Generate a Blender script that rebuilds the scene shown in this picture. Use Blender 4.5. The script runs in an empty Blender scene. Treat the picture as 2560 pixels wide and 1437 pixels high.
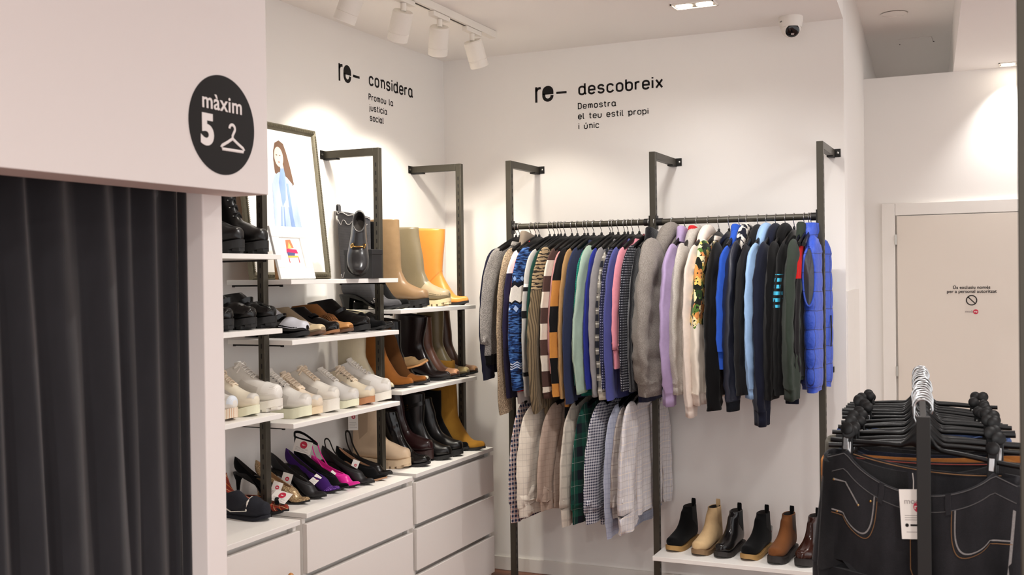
import bpy, bmesh, math, random
from mathutils import Vector, Matrix, Euler
random.seed(7)
S = bpy.context.scene
COL = S.collection
PI = math.pi

# ------------------------------------------------------------------ camera
EYE = 1.575
def camera():
    yaw, pitch, roll = math.radians(-24.5217), math.radians(-0.55256), math.radians(-0.76182)
    cy, sy, cp, sp = math.cos(yaw), math.sin(yaw), math.cos(pitch), math.sin(pitch)
    fwd = Vector((sy*cp, cy*cp, sp)); right = Vector((cy, -sy, 0)); up = right.cross(fwd)
    cr, sr = math.cos(roll), math.sin(roll)
    r2 = right*cr + up*sr; u2 = -right*sr + up*cr
    cam = bpy.data.cameras.new('camera'); ob = bpy.data.objects.new('camera', cam); COL.objects.link(ob)
    m = Matrix((r2, u2, -fwd)).transposed().to_4x4(); m.translation = (0, 0, EYE)
    ob.matrix_world = m
    cam.sensor_width = 36; cam.lens = 2689.04*36/2560; cam.clip_start = .05
    cam.dof.use_dof = True; cam.dof.focus_distance = 4.9; cam.dof.aperture_fstop = 6.3
    S.camera = ob
camera()

# ------------------------------------------------------------------ world, exposure
S.view_settings.view_transform = 'Standard'; S.view_settings.look = 'None'
S.view_settings.exposure = 0.27; S.view_settings.gamma = 1; S.view_settings.use_curve_mapping = False
WORLD = bpy.data.worlds.new('world'); S.world = WORLD; WORLD.use_nodes = True
WORLD.node_tree.nodes['Background'].inputs[0].default_value = (1.0, .985, .985, 1)
WORLD.node_tree.nodes['Background'].inputs[1].default_value = 1.4

# ------------------------------------------------------------------ colours and materials
def lin(c):
    c = c/255
    return c/12.92 if c <= .04045 else ((c+.055)/1.055)**2.4
def rgb(r, g, b): return (lin(r), lin(g), lin(b), 1)
class NT:
    """small helper round a node tree"""
    def __init__(s, nt): s.nt = nt; s.n = nt.nodes; s.l = nt.links; s.co = None
    def new(s, t): return s.n.new(t)
    def put(s, sock, v):
        if isinstance(v, bpy.types.NodeSocket): s.l.new(v, sock)
        else: sock.default_value = v
    def coord(s, kind='Object'):
        if s.co is None: s.co = s.new('ShaderNodeTexCoord')
        return s.co.outputs[kind]
    def xyz(s):
        q = s.new('ShaderNodeSeparateXYZ'); s.l.new(s.coord(), q.inputs[0]); return q.outputs
    def m(s, op, a, b=0.0, c=None):
        q = s.new('ShaderNodeMath'); q.operation = op; s.put(q.inputs[0], a); s.put(q.inputs[1], b)
        if c is not None: s.put(q.inputs[2], c)
        return q.outputs[0]
    def mix(s, f, a, b):
        q = s.new('ShaderNodeMix'); q.data_type = 'RGBA'
        s.put(q.inputs[0], f); s.put(q.inputs[6], a); s.put(q.inputs[7], b); return q.outputs[2]
    def noise(s, scale, stretch=None, detail=3):
        q = s.new('ShaderNodeTexNoise'); q.inputs['Scale'].default_value = scale; q.inputs['Detail'].default_value = detail
        if stretch:
            mp = s.new('ShaderNodeMapping'); mp.inputs['Scale'].default_value = stretch
            s.l.new(s.coord(), mp.inputs[0]); s.l.new(mp.outputs[0], q.inputs[0])
        else: s.l.new(s.coord(), q.inputs[0])
        return q.outputs[0]
    def band(s, v, period, duty, off=0.0):
        f = s.m('FRACT', s.m('ADD', s.m('DIVIDE', v, period), off+100.0)); return s.m('LESS_THAN', f, duty)
    def between(s, v, a, b): return s.m('MULTIPLY', s.m('GREATER_THAN', v, a), s.m('LESS_THAN', v, b))
    def ramp(s, v, stops):
        q = s.new('ShaderNodeValToRGB'); s.put(q.inputs[0], v); e = q.color_ramp.elements
        while len(e) < len(stops): e.new(.5)
        for i, (p, c) in enumerate(stops): e[i].position = p; e[i].color = c
        return q.outputs[0]
MATS = {}
def mat(name, col=(200, 200, 200), rough=.6, metal=0.0, grain=0.0, gscale=200, bump=0.0, bscale=300, pattern=None,
        spec=.5, sheen=0.0, coat=0.0, emit=None, estr=0.0, stretch=None, bdist=.002):
    if name in MATS: return MATS[name]
    m = bpy.data.materials.new(name); m.use_nodes = True
    nt = NT(m.node_tree); p = nt.n['Principled BSDF']
    base = rgb(*col)
    c = base
    if pattern: c = pattern(nt)
    if grain:
        g = nt.noise(gscale, stretch)
        d = nt.m('MULTIPLY_ADD', g, 2*grain, 1-grain)
        mm = nt.new('ShaderNodeMix'); mm.data_type = 'RGBA'; mm.blend_type = 'MULTIPLY'; mm.inputs[0].default_value = 1
        nt.put(mm.inputs[6], c); nt.l.new(d, mm.inputs[7]); c = mm.outputs[2]
    nt.put(p.inputs['Base Color'], c)
    p.inputs['Roughness'].default_value = rough; p.inputs['Metallic'].default_value = metal
    p.inputs['Specular IOR Level'].default_value = spec; p.inputs['Sheen Weight'].default_value = sheen
    p.inputs['Coat Weight'].default_value = coat
    if emit: p.inputs['Emission Color'].default_value = rgb(*emit); p.inputs['Emission Strength'].default_value = estr
    if bump:
        b = nt.new('ShaderNodeBump'); b.inputs['Strength'].default_value = bump; b.inputs['Distance'].default_value = bdist
        nt.l.new(nt.noise(bscale, stretch), b.inputs['Height']); nt.l.new(b.outputs[0], p.inputs['Normal'])
    MATS[name] = m
    return m
WALL = mat('painted_plaster', (238, 234, 229), .85, bump=.08, bscale=180, spec=.2)
CEIL = mat('ceiling_paint', (245, 241, 236), .9, spec=.2, bump=.04, bscale=120)
BOOTHW = mat('booth_paint', (226, 218, 214), .7, spec=.3, bump=.05, bscale=260)
WHITE = mat('white_laminate', (236, 232, 226), .38, grain=.02, gscale=40)
TRIMW = mat('white_gloss_trim', (232, 227, 220), .45, grain=.01)
DARK = mat('bronze_metal', (68, 64, 55), .42, metal=.5, grain=.05, gscale=60)
BLACKM = mat('black_metal', (25, 23, 21), .5, metal=.3, grain=.05)
CHROME = mat('chrome', (186, 186, 186), .22, metal=1.0, grain=.02)
STEEL = mat('steel', (190, 188, 182), .28, metal=1.0, grain=.03)
BLACKP = mat('black_plastic', (7, 7, 8), .36, grain=.08, gscale=50, spec=.3)
INK = mat('black_vinyl', (27, 24, 23), .7, grain=.02, spec=.2)
PAPER = mat('white_card', (236, 230, 222), .7, grain=.02, gscale=60)
REDDOT = mat('crimson_print', (196, 36, 66), .6, grain=.03)
GREYP = mat('grey_print', (150, 140, 136), .7, grain=.02)
LAMPW = mat('lamp_white', (232, 226, 216), .45, grain=.01)
GLOW = mat('lamp_glow', (255, 250, 240), .4, emit=(255, 244, 226), estr=14)

# ------------------------------------------------------------------ mesh helpers
class MB:
    def __init__(s): s.v = []; s.f = []; s.mi = []
    def add(s, vs, fs, mi=0):
        o = len(s.v); s.v += [tuple(v) for v in vs]; s.f += [tuple(i+o for i in f) for f in fs]; s.mi += [mi]*len(fs); return s
    def box(s, x0, x1, y0, y1, z0, z1, mi=0):
        vs = [(x, y, z) for z in (z0, z1) for y in (y0, y1) for x in (x0, x1)]
        return s.add(vs, [(0, 2, 3, 1), (4, 5, 7, 6), (0, 1, 5, 4), (2, 6, 7, 3), (0, 4, 6, 2), (1, 3, 7, 5)], mi)
    def loft(s, rings, cap0=True, cap1=True, closed=True, mi=0):
        n = len(rings[0]); vs = [p for r in rings for p in r]; fs = []
        for i in range(len(rings)-1):
            for j in range(n if closed else n-1):
                k = (j+1) % n; fs.append((i*n+j, i*n+k, (i+1)*n+k, (i+1)*n+j))
        if cap0: fs.append(tuple(range(n-1, -1, -1)))
        if cap1: fs.append(tuple((len(rings)-1)*n+j for j in range(n)))
        return s.add(vs, fs, mi)
    def tube(s, path, r, n=8, cap=True, mi=0, flat=None):
        path = [Vector(p) for p in path]; rings = []; up = None
        for i, p in enumerate(path):
            t = (path[min(i+1, len(path)-1)]-path[max(i-1, 0)])
            t = t.normalized() if t.length > 1e-9 else Vector((0, 0, 1))
            if up is None:
                up = Vector((0, 0, 1)) if abs(t.z) < .9 else Vector((0, 1, 0))
            a = (up - t*up.dot(t)); a = a.normalized() if a.length > 1e-6 else t.orthogonal().normalized(); up = a
            b = t.cross(a); rr = r[i] if isinstance(r, (list, tuple)) else r
            fa, fb = flat if flat else (1, 1)
            rings.append([p + a*(rr*fa*math.cos(2*PI*k/n)) + b*(rr*fb*math.sin(2*PI*k/n)) for k in range(n)])
        return s.loft(rings, cap, cap, True, mi)
    def lathe(s, prof, n=24, cx=0, cy=0, mi=0, cap=True):
        rings = [[(cx+r*math.cos(2*PI*k/n), cy+r*math.sin(2*PI*k/n), z) for k in range(n)] for r, z in prof]
        return s.loft(rings, cap, cap, True, mi)
    def prism(s, poly, z0, z1, mi=0):
        return s.loft([[(x, y, z0) for x, y in poly], [(x, y, z1) for x, y in poly]], True, True, True, mi)
    def xform(s, M):
        s.v = [tuple(M @ Vector(v)) for v in s.v]; return s
    def build(s, name, m, parent=None, smooth=True, bevel=0, angle=40):
        me = bpy.data.meshes.new(name); me.from_pydata(s.v, [], s.f)
        for x in (m if isinstance(m, (list, tuple)) else [m]): me.materials.append(x)
        if any(s.mi): me.polygons.foreach_set('material_index', s.mi)
        b = bmesh.new(); b.from_mesh(me); bmesh.ops.remove_doubles(b, verts=b.verts, dist=1e-6)
        bmesh.ops.recalc_face_normals(b, faces=b.faces); b.to_mesh(me); b.free()
        if smooth:
            me.polygons.foreach_set('use_smooth', [True]*len(me.polygons)); me.set_sharp_from_angle(angle=math.radians(angle))
        o = bpy.data.objects.new(name, me); COL.objects.link(o)
        if parent: o.parent = parent
        if bevel:
            md = o.modifiers.new('bevel', 'BEVEL'); md.width = bevel; md.segments = 2; md.limit_method = 'ANGLE'
        return o
def tag(o, label, cat, group=None, kind=None):
    o['label'] = label; o['category'] = cat
    if group: o['group'] = group
    if kind: o['kind'] = kind
    return o
def thing(name, label, cat, loc=(0, 0, 0), rz=0, group=None):
    o = bpy.data.objects.new(name, None); COL.objects.link(o); o.empty_display_size = .05
    o.location = loc; o.rotation_euler = (0, 0, rz)
    return tag(o, label, cat, group)
def struct(o, label=None, cat='room'):
    o['kind'] = 'structure'
    if label: o['label'] = label; o['category'] = cat
    return o
def clone(root, loc, rz=0, label=None, tilt=None):
    r = root.copy(); COL.objects.link(r); r.location = loc; r.rotation_euler = tilt if tilt else (0, 0, rz)
    if label: r['label'] = label
    for ch in list(root.children):
        c = ch.copy(); COL.objects.link(c); c.parent = r
        for g in ch.children:
            d = g.copy(); COL.objects.link(d); d.parent = c
    return r
def text(name, body, size, M, m, parent=None, bold=0.0, align='LEFT', space=1.0, thick=.0006, sx=1.0):
    """lettering cut from sheet: a text curve turned into a mesh"""
    cu = bpy.data.curves.new(name, 'FONT'); cu.body = body; cu.size = size; cu.align_x = align
    cu.extrude = thick; cu.offset = bold; cu.space_character = space; cu.resolution_u = 6
    o = bpy.data.objects.new(name+'_curve', cu); COL.objects.link(o)
    dg = bpy.context.evaluated_depsgraph_get(); me = bpy.data.meshes.new_from_object(o.evaluated_get(dg))
    bpy.data.objects.remove(o); bpy.data.curves.remove(cu)
    me.transform(Matrix.Diagonal((sx, 1, 1, 1))); me.transform(M)
    me.materials.clear(); me.materials.append(m); me.name = name
    r = bpy.data.objects.new(name, me); COL.objects.link(r)
    if parent: r.parent = parent
    return r
def frame3(origin, right, up):
    r = Vector(right).normalized(); u = Vector(up).normalized(); n = r.cross(u)
    m = Matrix((r, u, n)).transposed().to_4x4(); m.translation = origin; return m
def smooth(a, b, x):
    t = max(0, min(1, (x-a)/(b-a))); return t*t*(3-2*t)
def lerp_list(pts, x):
    if x <= pts[0][0]: return pts[0][1]
    for (a, p), (b, q) in zip(pts, pts[1:]):
        if x <= b: return p+(q-p)*(x-a)/(b-a)
    return pts[-1][1]
def cr(pts, n):
    """Catmull-Rom resampling of tuples"""
    out = []; m = len(pts)-1
    for k in range(n+1):
        t = k/n*m; i = min(int(t), m-1); u = t-i
        p0, p1, p2, p3 = pts[max(i-1, 0)], pts[i], pts[i+1], pts[min(i+2, m)]
        out.append(tuple(.5*((2*b)+(-a+c)*u+(2*a-5*b+4*c-d)*u*u+(-a+3*b-3*c+d)*u**3) for a, b, c, d in zip(p0, p1, p2, p3)))
    return out

# ------------------------------------------------------------------ lamps
WARM = (1.0, .93, .80); NEUT = (1.0, .975, .95)
def spot(name, loc, target, power, deg, blend, color, size=.03, parent=None):
    l = bpy.data.lights.new(name, 'SPOT'); l.energy = power; l.spot_size = math.radians(deg); l.spot_blend = blend
    l.color = color; l.shadow_soft_size = size
    o = bpy.data.objects.new(name, l); COL.objects.link(o)
    d = (Vector(target)-Vector(loc)).normalized()
    M = d.to_track_quat('-Z', 'Y').to_matrix().to_4x4(); M.translation = loc; o.matrix_world = M
    if parent:
        bpy.context.view_layer.update(); o.parent = parent; o.matrix_parent_inverse = parent.matrix_world.inverted()
    return o
CZ = 2.765                       # ceiling of the display zone
track = thing('lighting_track', 'white ceiling lighting track carrying the cylinder spotlights', 'light track', (-2.235, 3.6, CZ))
mb = MB().box(-.018, .018, -1.6, 1.118, -.034, 0); mb.build('track_rail', LAMPW, track, bevel=.002)
for a, b in ((-.6, -.05), (.12, .48), (.66, .88)):
    MB().box(-.0045, .0045, a, b, -.0352, -.0338).build('track_slot', mat('slot_shadow', (70, 64, 58), .8, grain=.02), track)
def track_spot(y, target, power, deg, blend, label):
    t = thing('track_spotlight', label, 'spotlight', (-2.235, y, CZ), 0, 'spotlights on the ceiling track')
    MB().box(-.014, .014, -.075, .075, -.056, -.0352).build('adapter', LAMPW, t, bevel=.002)
    MB().lathe([(.012, -.09), (.012, -.057)], 14).build('stem', LAMPW, t)
    piv = Vector((0, 0, -.085)); d = (Vector(target)-Vector((-2.235, y, CZ-.13))).normalized()
    q = d.to_track_quat('-Z', 'Y').to_matrix().to_4x4(); M = Matrix.Translation(piv) @ q
    R = .0435
    h = MB().lathe([(.001, -.004), (R-.004, -.004), (R, -.010), (R, -.092), (R-.0015, -.0935), (R-.0015, -.0955), (R, -.097), (R, -.128), (R-.003, -.130), (R-.005, -.126), (R-.006, -.11)], 32, cap=False)
    h.xform(M).build('lamp_housing', LAMPW, t, angle=30)
    MB().lathe([(.001, -.118), (R-.0055, -.118)], 24, cap=False).xform(M).build('lens', GLOW, t)
    lp = Vector((-2.235, y, CZ)) + M @ Vector((0, 0, -.135))
    spot('lamp', lp, target, power, deg, blend, WARM, .035, t)
    return t
def downlight(loc, n, targets, power, deg, blend, color, label, along=(1, 0), group=None):
    t = thing('recessed_downlight', label, 'downlight', loc, 0, group)
    ax = Vector((along[0], along[1])); w = .092*n
    px = Vector((-ax.y, ax.x))
    M = Matrix(((ax.x, px.x, 0, 0), (ax.y, px.y, 0, 0), (0, 0, 1, 0), (0, 0, 0, 1)))
    f = MB(); hw, hh = w/2+.004, .05
    for a in ((-hw, hw, -hh, -hh+.006), (-hw, hw, hh-.006, hh), (-hw, -hw+.006, -hh, hh), (hw-.006, hw, -hh, hh)):
        f.box(a[0], a[1], a[2], a[3], -.006, 0)
    f.xform(M).build('trim_frame', LAMPW, t)
    MB().box(-hw+.006, hw-.006, -hh+.006, hh-.006, -.0015, -.0005).xform(M).build('recess_plate', mat('lamp_recess', (120, 112, 104), .6, grain=.03), t)
    for k in range(n):
        c = (k-(n-1)/2)*.092
        b = MB().lathe([(.036, -.002), (.036, -.007), (.030, -.009), (.001, -.0075)], 24, c, 0); b.xform(M).build('lamp_lens', GLOW, t)
        p = M @ Vector((c, 0, -.014))
        pw = Vector(loc)+p
        tg = targets[k] if targets else None
        spot('lamp', pw, tg if tg else pw+Vector((0, 0, -1)), power, deg, blend, color, .03, t)
    return t
track_spot(4.172, (-2.74, 4.82, 1.1), 42, 84, .5, 'white cylinder spotlight pointing straight down from the track')
track_spot(4.49, (-2.1, 5.24, 1.05), 15, 86, .5, 'white cylinder spotlight at the track end, tilted towards the back wall')
track_spot(3.86, (-2.79, 4.22, 1.45), 25, 90, .45, 'white cylinder spotlight tilted to the left wall, next to the cut-off one')
track_spot(3.50, (-2.79, 3.52, 1.5), 13, 74, .4, 'white cylinder spotlight cut off by the top edge, its lens glowing')
downlight((-1.226, 4.66, CZ), 2, [(-1.75, 5.25, .95), (-1.0, 5.25, .9)], 6, 104, .8, NEUT, 'twin square recessed ceiling downlight, both lamps glowing, left of the camera dome')
downlight((.085, 6.835, CZ), 2, [(.1, 6.95, 1.2), (-.1, 6.3, 0)], 24, 96, .7, NEUT, 'recessed downlight at the right edge above the far wall')
# added fill lamps out of view, built like the visible downlights
for x, y, pw in ((-1.3, 3.70, 54), (-.60, 2.9, 4), (-.5, -.6, 50), (-.45, -2.1, 340)):
    downlight((x, y, CZ), 2, None, pw, 165, .8, NEUT, 'added twin square fill downlight out of view, nearer the shop front', group='added fill downlights nearer the shop front')
for x, y in ((.55, 4.3), (.45, 1.6)):  # two more added lamps, unseen, brightening the right hand side
    downlight((x, y, CZ), 2, None, 36, 165, .8, NEUT, 'added twin square fill downlight out of view on the right hand ceiling', group='added fill downlights on the right hand ceiling')
downlight((-.45, 3.15, 3.075), 2, None, 30, 150, .5, NEUT, 'recessed downlight high in the ceiling slot', along=(0, 1))

# ------------------------------------------------------------------ room shell
XW, YW = -2.79, 5.245
def woodfloor(n):
    x, y, z = n.xyz()
    b = n.ramp(n.noise(3, (1, 9, 1), 6), [(.3, rgb(92, 50, 34)), (.55, rgb(122, 70, 46)), (.75, rgb(150, 98, 66))])
    seam = n.m('MAXIMUM', n.band(x, .12, .03), n.band(y, .9, .006))
    return n.mix(seam, b, rgb(54, 30, 22))
FLOOR = mat('reddish_wood_floor', pattern=woodfloor, rough=.32, bump=.05, bscale=60)
struct(MB().box(-4.2, 3.2, -2.5, 9.2, -.06, 0).build('floor', FLOOR, smooth=False))
struct(MB().box(XW-.1, XW, -.5, YW+.1, 0, 3.2).build('wall_left', WALL, smooth=False))
struct(MB().prism([(XW, YW), (-.67, YW), (-.67, YW+.1), (XW, YW+.1)], 0, 3.2).build('wall_back', WALL, smooth=False))
def partx(y): return -.67-.0585*(y-5.245)
struct(MB().prism([(-.67-.12, YW+.1), (-.67, YW), (partx(9.1), 9.1), (partx(9.1)-.12, 9.1)], 0, 3.2).build('wall_right', WALL, smooth=False))
struct(MB().prism([(partx(6.95), 6.95), (2.2, 6.95), (2.2, 7.05), (partx(6.95), 7.05)], 0, CZ).build('wall_rear', WALL, smooth=False))
# dropped ceilings either side of a higher slot
def edge_l(y): return -.67-.0585*(y-5.245)
def edge_r(y): return -.2575-.0572*(y-6.94)
struct(MB().prism([(XW, -2.5), (edge_l(-2.5), -2.5), (edge_l(5.245), 5.245), (XW, 5.245)], CZ, CZ+.33).build('ceiling', CEIL, smooth=False))
struct(MB().prism([(edge_r(-2.5), -2.5), (3.2, -2.5), (3.2, 6.95), (edge_r(6.95), 6.95)], CZ, CZ+.33).build('ceiling_right', CEIL, smooth=False))
struct(MB().box(-1.6, 3.2, -2.5, 9.2, 3.075, 3.16).build('ceiling_upper', CEIL, smooth=False))
struct(MB().box(-1.6, 3.2, 9.1, 9.2, 0, 3.2).build('wall_beyond', CEIL, smooth=False))
struct(MB().prism([(edge_r(6.95), 6.95), (edge_r(9.1), 9.1), (edge_r(9.1)+.1, 9.1), (edge_r(6.95)+.1, 6.95)], CZ, 3.16).build('trim_1', CEIL, smooth=False))
hb = thing('ceiling_hatch', 'flush rectangular access hatch in the dark upper ceiling', 'hatch', (-.5, 7.45, 3.075))
MB().box(-.1, .1, -.085, .085, -.006, 0).build('hatch_panel', CEIL, hb, bevel=.001)
MB().box(-.108, .108, .086, .094, -.003, 0).build('hatch_gap', mat('gap_shadow', (66, 58, 50), .9, grain=.02), hb)
tag(MB().lathe([(.075, -.004), (.072, -.007), (.068, -.007), (.066, -.001)], 32, -.56, 6.62).xform(Matrix.Translation((0, 0, 3.075))).build('ceiling_ring', CEIL), 'faint round cover plate on the dark upper ceiling', 'cover plate')
struct(MB().box(XW+.002, -.672, YW-.014, YW, 0, .072).build('baseboard_back', TRIMW, smooth=False, bevel=.002))
struct(MB().box(XW, XW+.014, -.4, YW-.014, 0, .072).build('baseboard_left', TRIMW, smooth=False, bevel=.002))
# boxed-in upstand on the partition
struct(MB().prism([(-.6705, 5.25), (-.664, 5.25), (-.693, 5.74), (-.690, 5.93), (partx(5.93)-.002, 5.93)], 0, 1.487).build('trim_2', TRIMW, smooth=False))
# staff door in the far wall
dr = MB().box(-.582, .30, 6.925, 6.95, 0, 1.914).build('door_1', mat('door_paint', (222, 212, 200), .5, grain=.01), smooth=False, bevel=.001); struct(dr)
fr = MB().box(-.592, .32, 6.925, 6.95, 1.919, 1.992).box(-.668, -.594, 6.918, 6.95, 0, 1.992).build('door_frame', TRIMW, dr, smooth=False, bevel=.002)
for z in (1.772, .972): MB().box(-.594, -.582, 6.912, 6.925, z-.03, z+.03).box(-.5895, -.5865, 6.909, 6.913, z-.033, z+.033).build('hinge', STEEL, dr)
FM = lambda x, y, z: frame3((x, y, z), (1, 0, 0), (0, 0, 1))
NX = -.168
for z, s in ((1.47, 'Ús exclusiu només'), (1.446, 'per a personal autoritzat')):
    text('door_notice', s, .0265, FM(NX, 6.9243, z), INK, dr, bold=.0004, align='CENTER', space=1.02)
ring = MB(); pr = []
for k in range(41):
    a = 2*PI*k/40; pr.append((NX+.028*math.cos(a), 6.9243, 1.402+.028*math.sin(a)))
ring.tube(pr, .0032, 6, flat=(1, 1)); ring.tube([(NX-.02, 6.9243, 1.422), (NX+.02, 6.9243, 1.382)], .0028, 6)
ring.build('prohibition_sign', INK, dr)
text('logo_word', 'moda', .021, FM(NX-.036, 6.9243, 1.329), GREYP, dr)
MB().lathe([(.0145, 0), (.0145, .001)], 24).xform(frame3((NX+.022, 6.9245, 1.334), (1, 0, 0), (0, 0, 1))).build('logo_disc', REDDOT, dr)
text('logo_letters', 're-', .019, FM(NX+.0125, 6.9232, 1.329), PAPER, dr, bold=.0004)

# ------------------------------------------------------------------ fitting booth: header, side panel, curtain, sign
struct(MB().box(-1.80, -1.68, -.6, 2.213, 1.790, CZ).build('wall_booth_header', BOOTHW, smooth=False, bevel=.002))
struct(MB().box(XW, -1.80, 2.107, 2.180, 0, 1.82).build('wall_booth_side', BOOTHW, smooth=False, bevel=.003))
def curtain():
    cu = thing('curtain', 'charcoal velvet fitting room curtain hanging in deep folds', 'curtain', (-1.86, 0, 0))
    NU, NZ = 420, 60; top = 1.84
    y1, y0 = 2.108, .35
    def fold(y, t):
        # t 0 at top .. 1 at floor; folds drift towards the panel edge further down
        d = y1-y
        s = 0
        for c, w, a, dr_ in ((.02, .028, .020, .0), (.115, .055, .045, .02), (.185, .045, .028, .035), (.275, .07, .055, .10), (.40, .075, .05, .11), (.50, .05, .055, .10), (.575, .04, .04, .06), (.66, .05, .05, .03), (.78, .06, .05, .02), (.92, .06, .05, .0), (1.08, .06, .05, 0), (1.25, .06, .05, 0), (1.45, .06, .05, 0)):
            cc = c - dr_*t*.75; ww = w*(.72+.4*t); u = (d-cc)/ww
            # asymmetric ridge: rounded on the far side, steep on the near one
            s = max(s, a*(.75+.4*t)*(math.exp(-u*u*1.4) if u < 0 else math.exp(-u*u*2.6)))
        return s
    vs = []; fs = []
    for j in range(NZ+1):
        t = j/NZ; z = top-t*(top-.02)
        for i in range(NU+1):
            y = y0+(y1-y0)*i/NU
            x = fold(y, t)*.95-.03+.002*math.sin(y*60+t*9)
            vs.append((x, y-.0+ .008*t*math.sin(y*9), z))
    n = NU+1
    for j in range(NZ):
        for i in range(NU): fs.append((j*n+i, j*n+i+1, (j+1)*n+i+1, (j+1)*n+i))
    velvet = mat('charcoal_velvet', (37, 36, 39), .85, sheen=.22, bump=.15, bscale=700, grain=.2, gscale=26, spec=.15, stretch=(1, 1, .35))
    o = MB().add(vs, fs).build('curtain_cloth', velvet, cu, angle=180)
    md = o.modifiers.new('thick', 'SOLIDIFY'); md.thickness = .003
    MB().tube([(0, .35, 1.835), (0, 2.1, 1.835)], .009, 10).build('curtain_rod', BLACKM, cu)
    MB().box(-.012, .012, 2.094, 2.106, .03, 1.80).build('side_hem', velvet, cu, bevel=.004)
curtain()
def booth_sign():
    t = thing('round_sign', 'round black sign reading màxim 5 with a hanger symbol, on the booth header', 'sign', (-1.68, 2.041, 1.944))
    M = frame3((0, 0, 0), (0, 1, 0), (0, 0, 1))      # right = +Y, up = +Z, normal = +X
    MB().lathe([(.1175, 0), (.1175, .0012)], 72).xform(M).build('disc', mat('sign_black', (31, 28, 27), .7, grain=.02, spec=.2), t)
    L = mat('sign_white', (232, 224, 220), .6, grain=.01)
    text('word', 'màxim', .052, frame3((.0016, -.074, .034), (0, 1, 0), (0, 0, 1)), L, t, bold=.0007, space=1.06, sx=1.0)
    text('numeral', '5', .097, frame3((.0016, -.079, -.049), (0, 1, 0), (0, 0, 1)), L, t, bold=.0042, sx=.98)
    h = MB(); c = .035
    def add(pts): h.tube([(0.0014, c+a, b) for a, b in pts], .0036, 8, flat=(1, 1))
    hook = [(.0100*math.cos(a)-.001, -.0045+.0095*math.sin(a)) for a in [PI*(1.02-1.25*k/14) for k in range(15)]]
    hook += [(.003, -.016), (.0, -.021), (.0, -.028)]
    add(hook)
    add([(0, -.028), (-.018, -.038), (-.038, -.0475), (-.0425, -.052), (-.039, -.056), (0, -.056), (.039, -.056), (.0425, -.052), (.038, -.0475), (.018, -.038), (0, -.028)])
    h.xform(Matrix.Diagonal((.35, 1, 1, 1))).xform(Matrix.Translation((.0008, 0, 0))).build('hanger_symbol', L, t)
booth_sign()

# ------------------------------------------------------------------ vinyl wall lettering, drawn stroke by stroke
def arc(cx, cy, rx, ry, a0, a1, n=12):
    return [(cx+rx*math.cos(math.radians(a0+(a1-a0)*k/n)), cy+ry*math.sin(math.radians(a0+(a1-a0)*k/n))) for k in range(n+1)]
O_ = [(0, .3)]+arc(.3, .7, .3, .3, 180, 0)+arc(.3, .3, .3, .3, 0, -180)
def at(st, dx): return [[(x+dx, y) for x, y in s] for s in st]
ARCH = lambda x, w: [(x, 0), (x, .62)]+arc(x+w/2, .7, w/2, .3, 180, 0)+[(x+w, 0)]
GL = {
 'o': ([O_], .6), 'c': ([arc(.3, .7, .3, .3, 10, 180)+arc(.3, .3, .3, .3, 180, 350)], .6),
 'e': ([[(.02, .5), (.6, .5)]+arc(.3, .7, .3, .3, 0, 180)+arc(.3, .3, .3, .3, 180, 340)], .6),
 'n': ([[(-.02, 1.02), (.14, .9)], ARCH(.14, .5)], .64), 'm': ([[(-.06, 1.02), (.1, .9)], ARCH(.1, .34), ARCH(.44, .34)], .8),
 's': ([arc(.3, .74, .27, .26, 5, 180, 10)+arc(.3, .72, .27, .2, 180, 265, 6)+arc(.3, .28, .28, .24, 85, 0, 6)+arc(.3, .26, .28, .26, 0, -172, 10)], .6),
 'i': ([[(0, 0), (0, 1)], [(0, 1.2), (0, 1.38)]], 0), 'l': ([[(0, 1.4), (0, .2), (.05, .07), (.2, .02)]], .16),
 'd': ([[(.6, 1.4), (.6, .15), (.74, 0)], O_], .66), 'a': ([[(.6, 1), (.6, .15), (.74, -.02)], O_], .66),
 'b': ([[(0, 1.4), (0, .3)], O_], .6), 'r': ([[(0, 0), (0, 1)], [(0, .66)]+arc(.24, .66, .24, .3, 180, 110, 6)+[(.4, .95)]], .38),
 'x': ([[(0, 1), (.6, 0)], [(.6, 1), (0, 0)]], .6), 'u': ([[(0, 1)]+arc(.3, .3, .3, .3, 180, 360)+[(.6, 1)]], .6),
 'ú': ([[(0, 1)]+arc(.3, .3, .3, .3, 180, 360)+[(.6, 1)], [(.27, 1.2), (.4, 1.5)]], .6),
 't': ([[(0, 1.35), (0, .25), (.06, .08), (.24, .03)], [(-.2, 1), (.26, 1)]], .24),
 'j': ([[(0, 1), (0, -.05)]+arc(-.16, -.1, .16, .22, 0, -80, 6), [(0, 1.2), (0, 1.38)]], 0),
 'p': ([[(-.18, 1.02), (0, .9)], [(0, .92), (0, -.4)], O_], .6),
 'P': ([[(0, 0), (0, 1.35), (.3, 1.35)]+arc(.3, 1.03, .28, .32, 90, -90)+[(0, .71)]], .56),
 'D': ([[(0, 0), (0, 1.35), (.28, 1.35)]+arc(.28, 1.05, .3, .3, 90, 0)+arc(.28, .3, .3, .3, 0, -90)+[(0, 0)]], .6),
}
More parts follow.
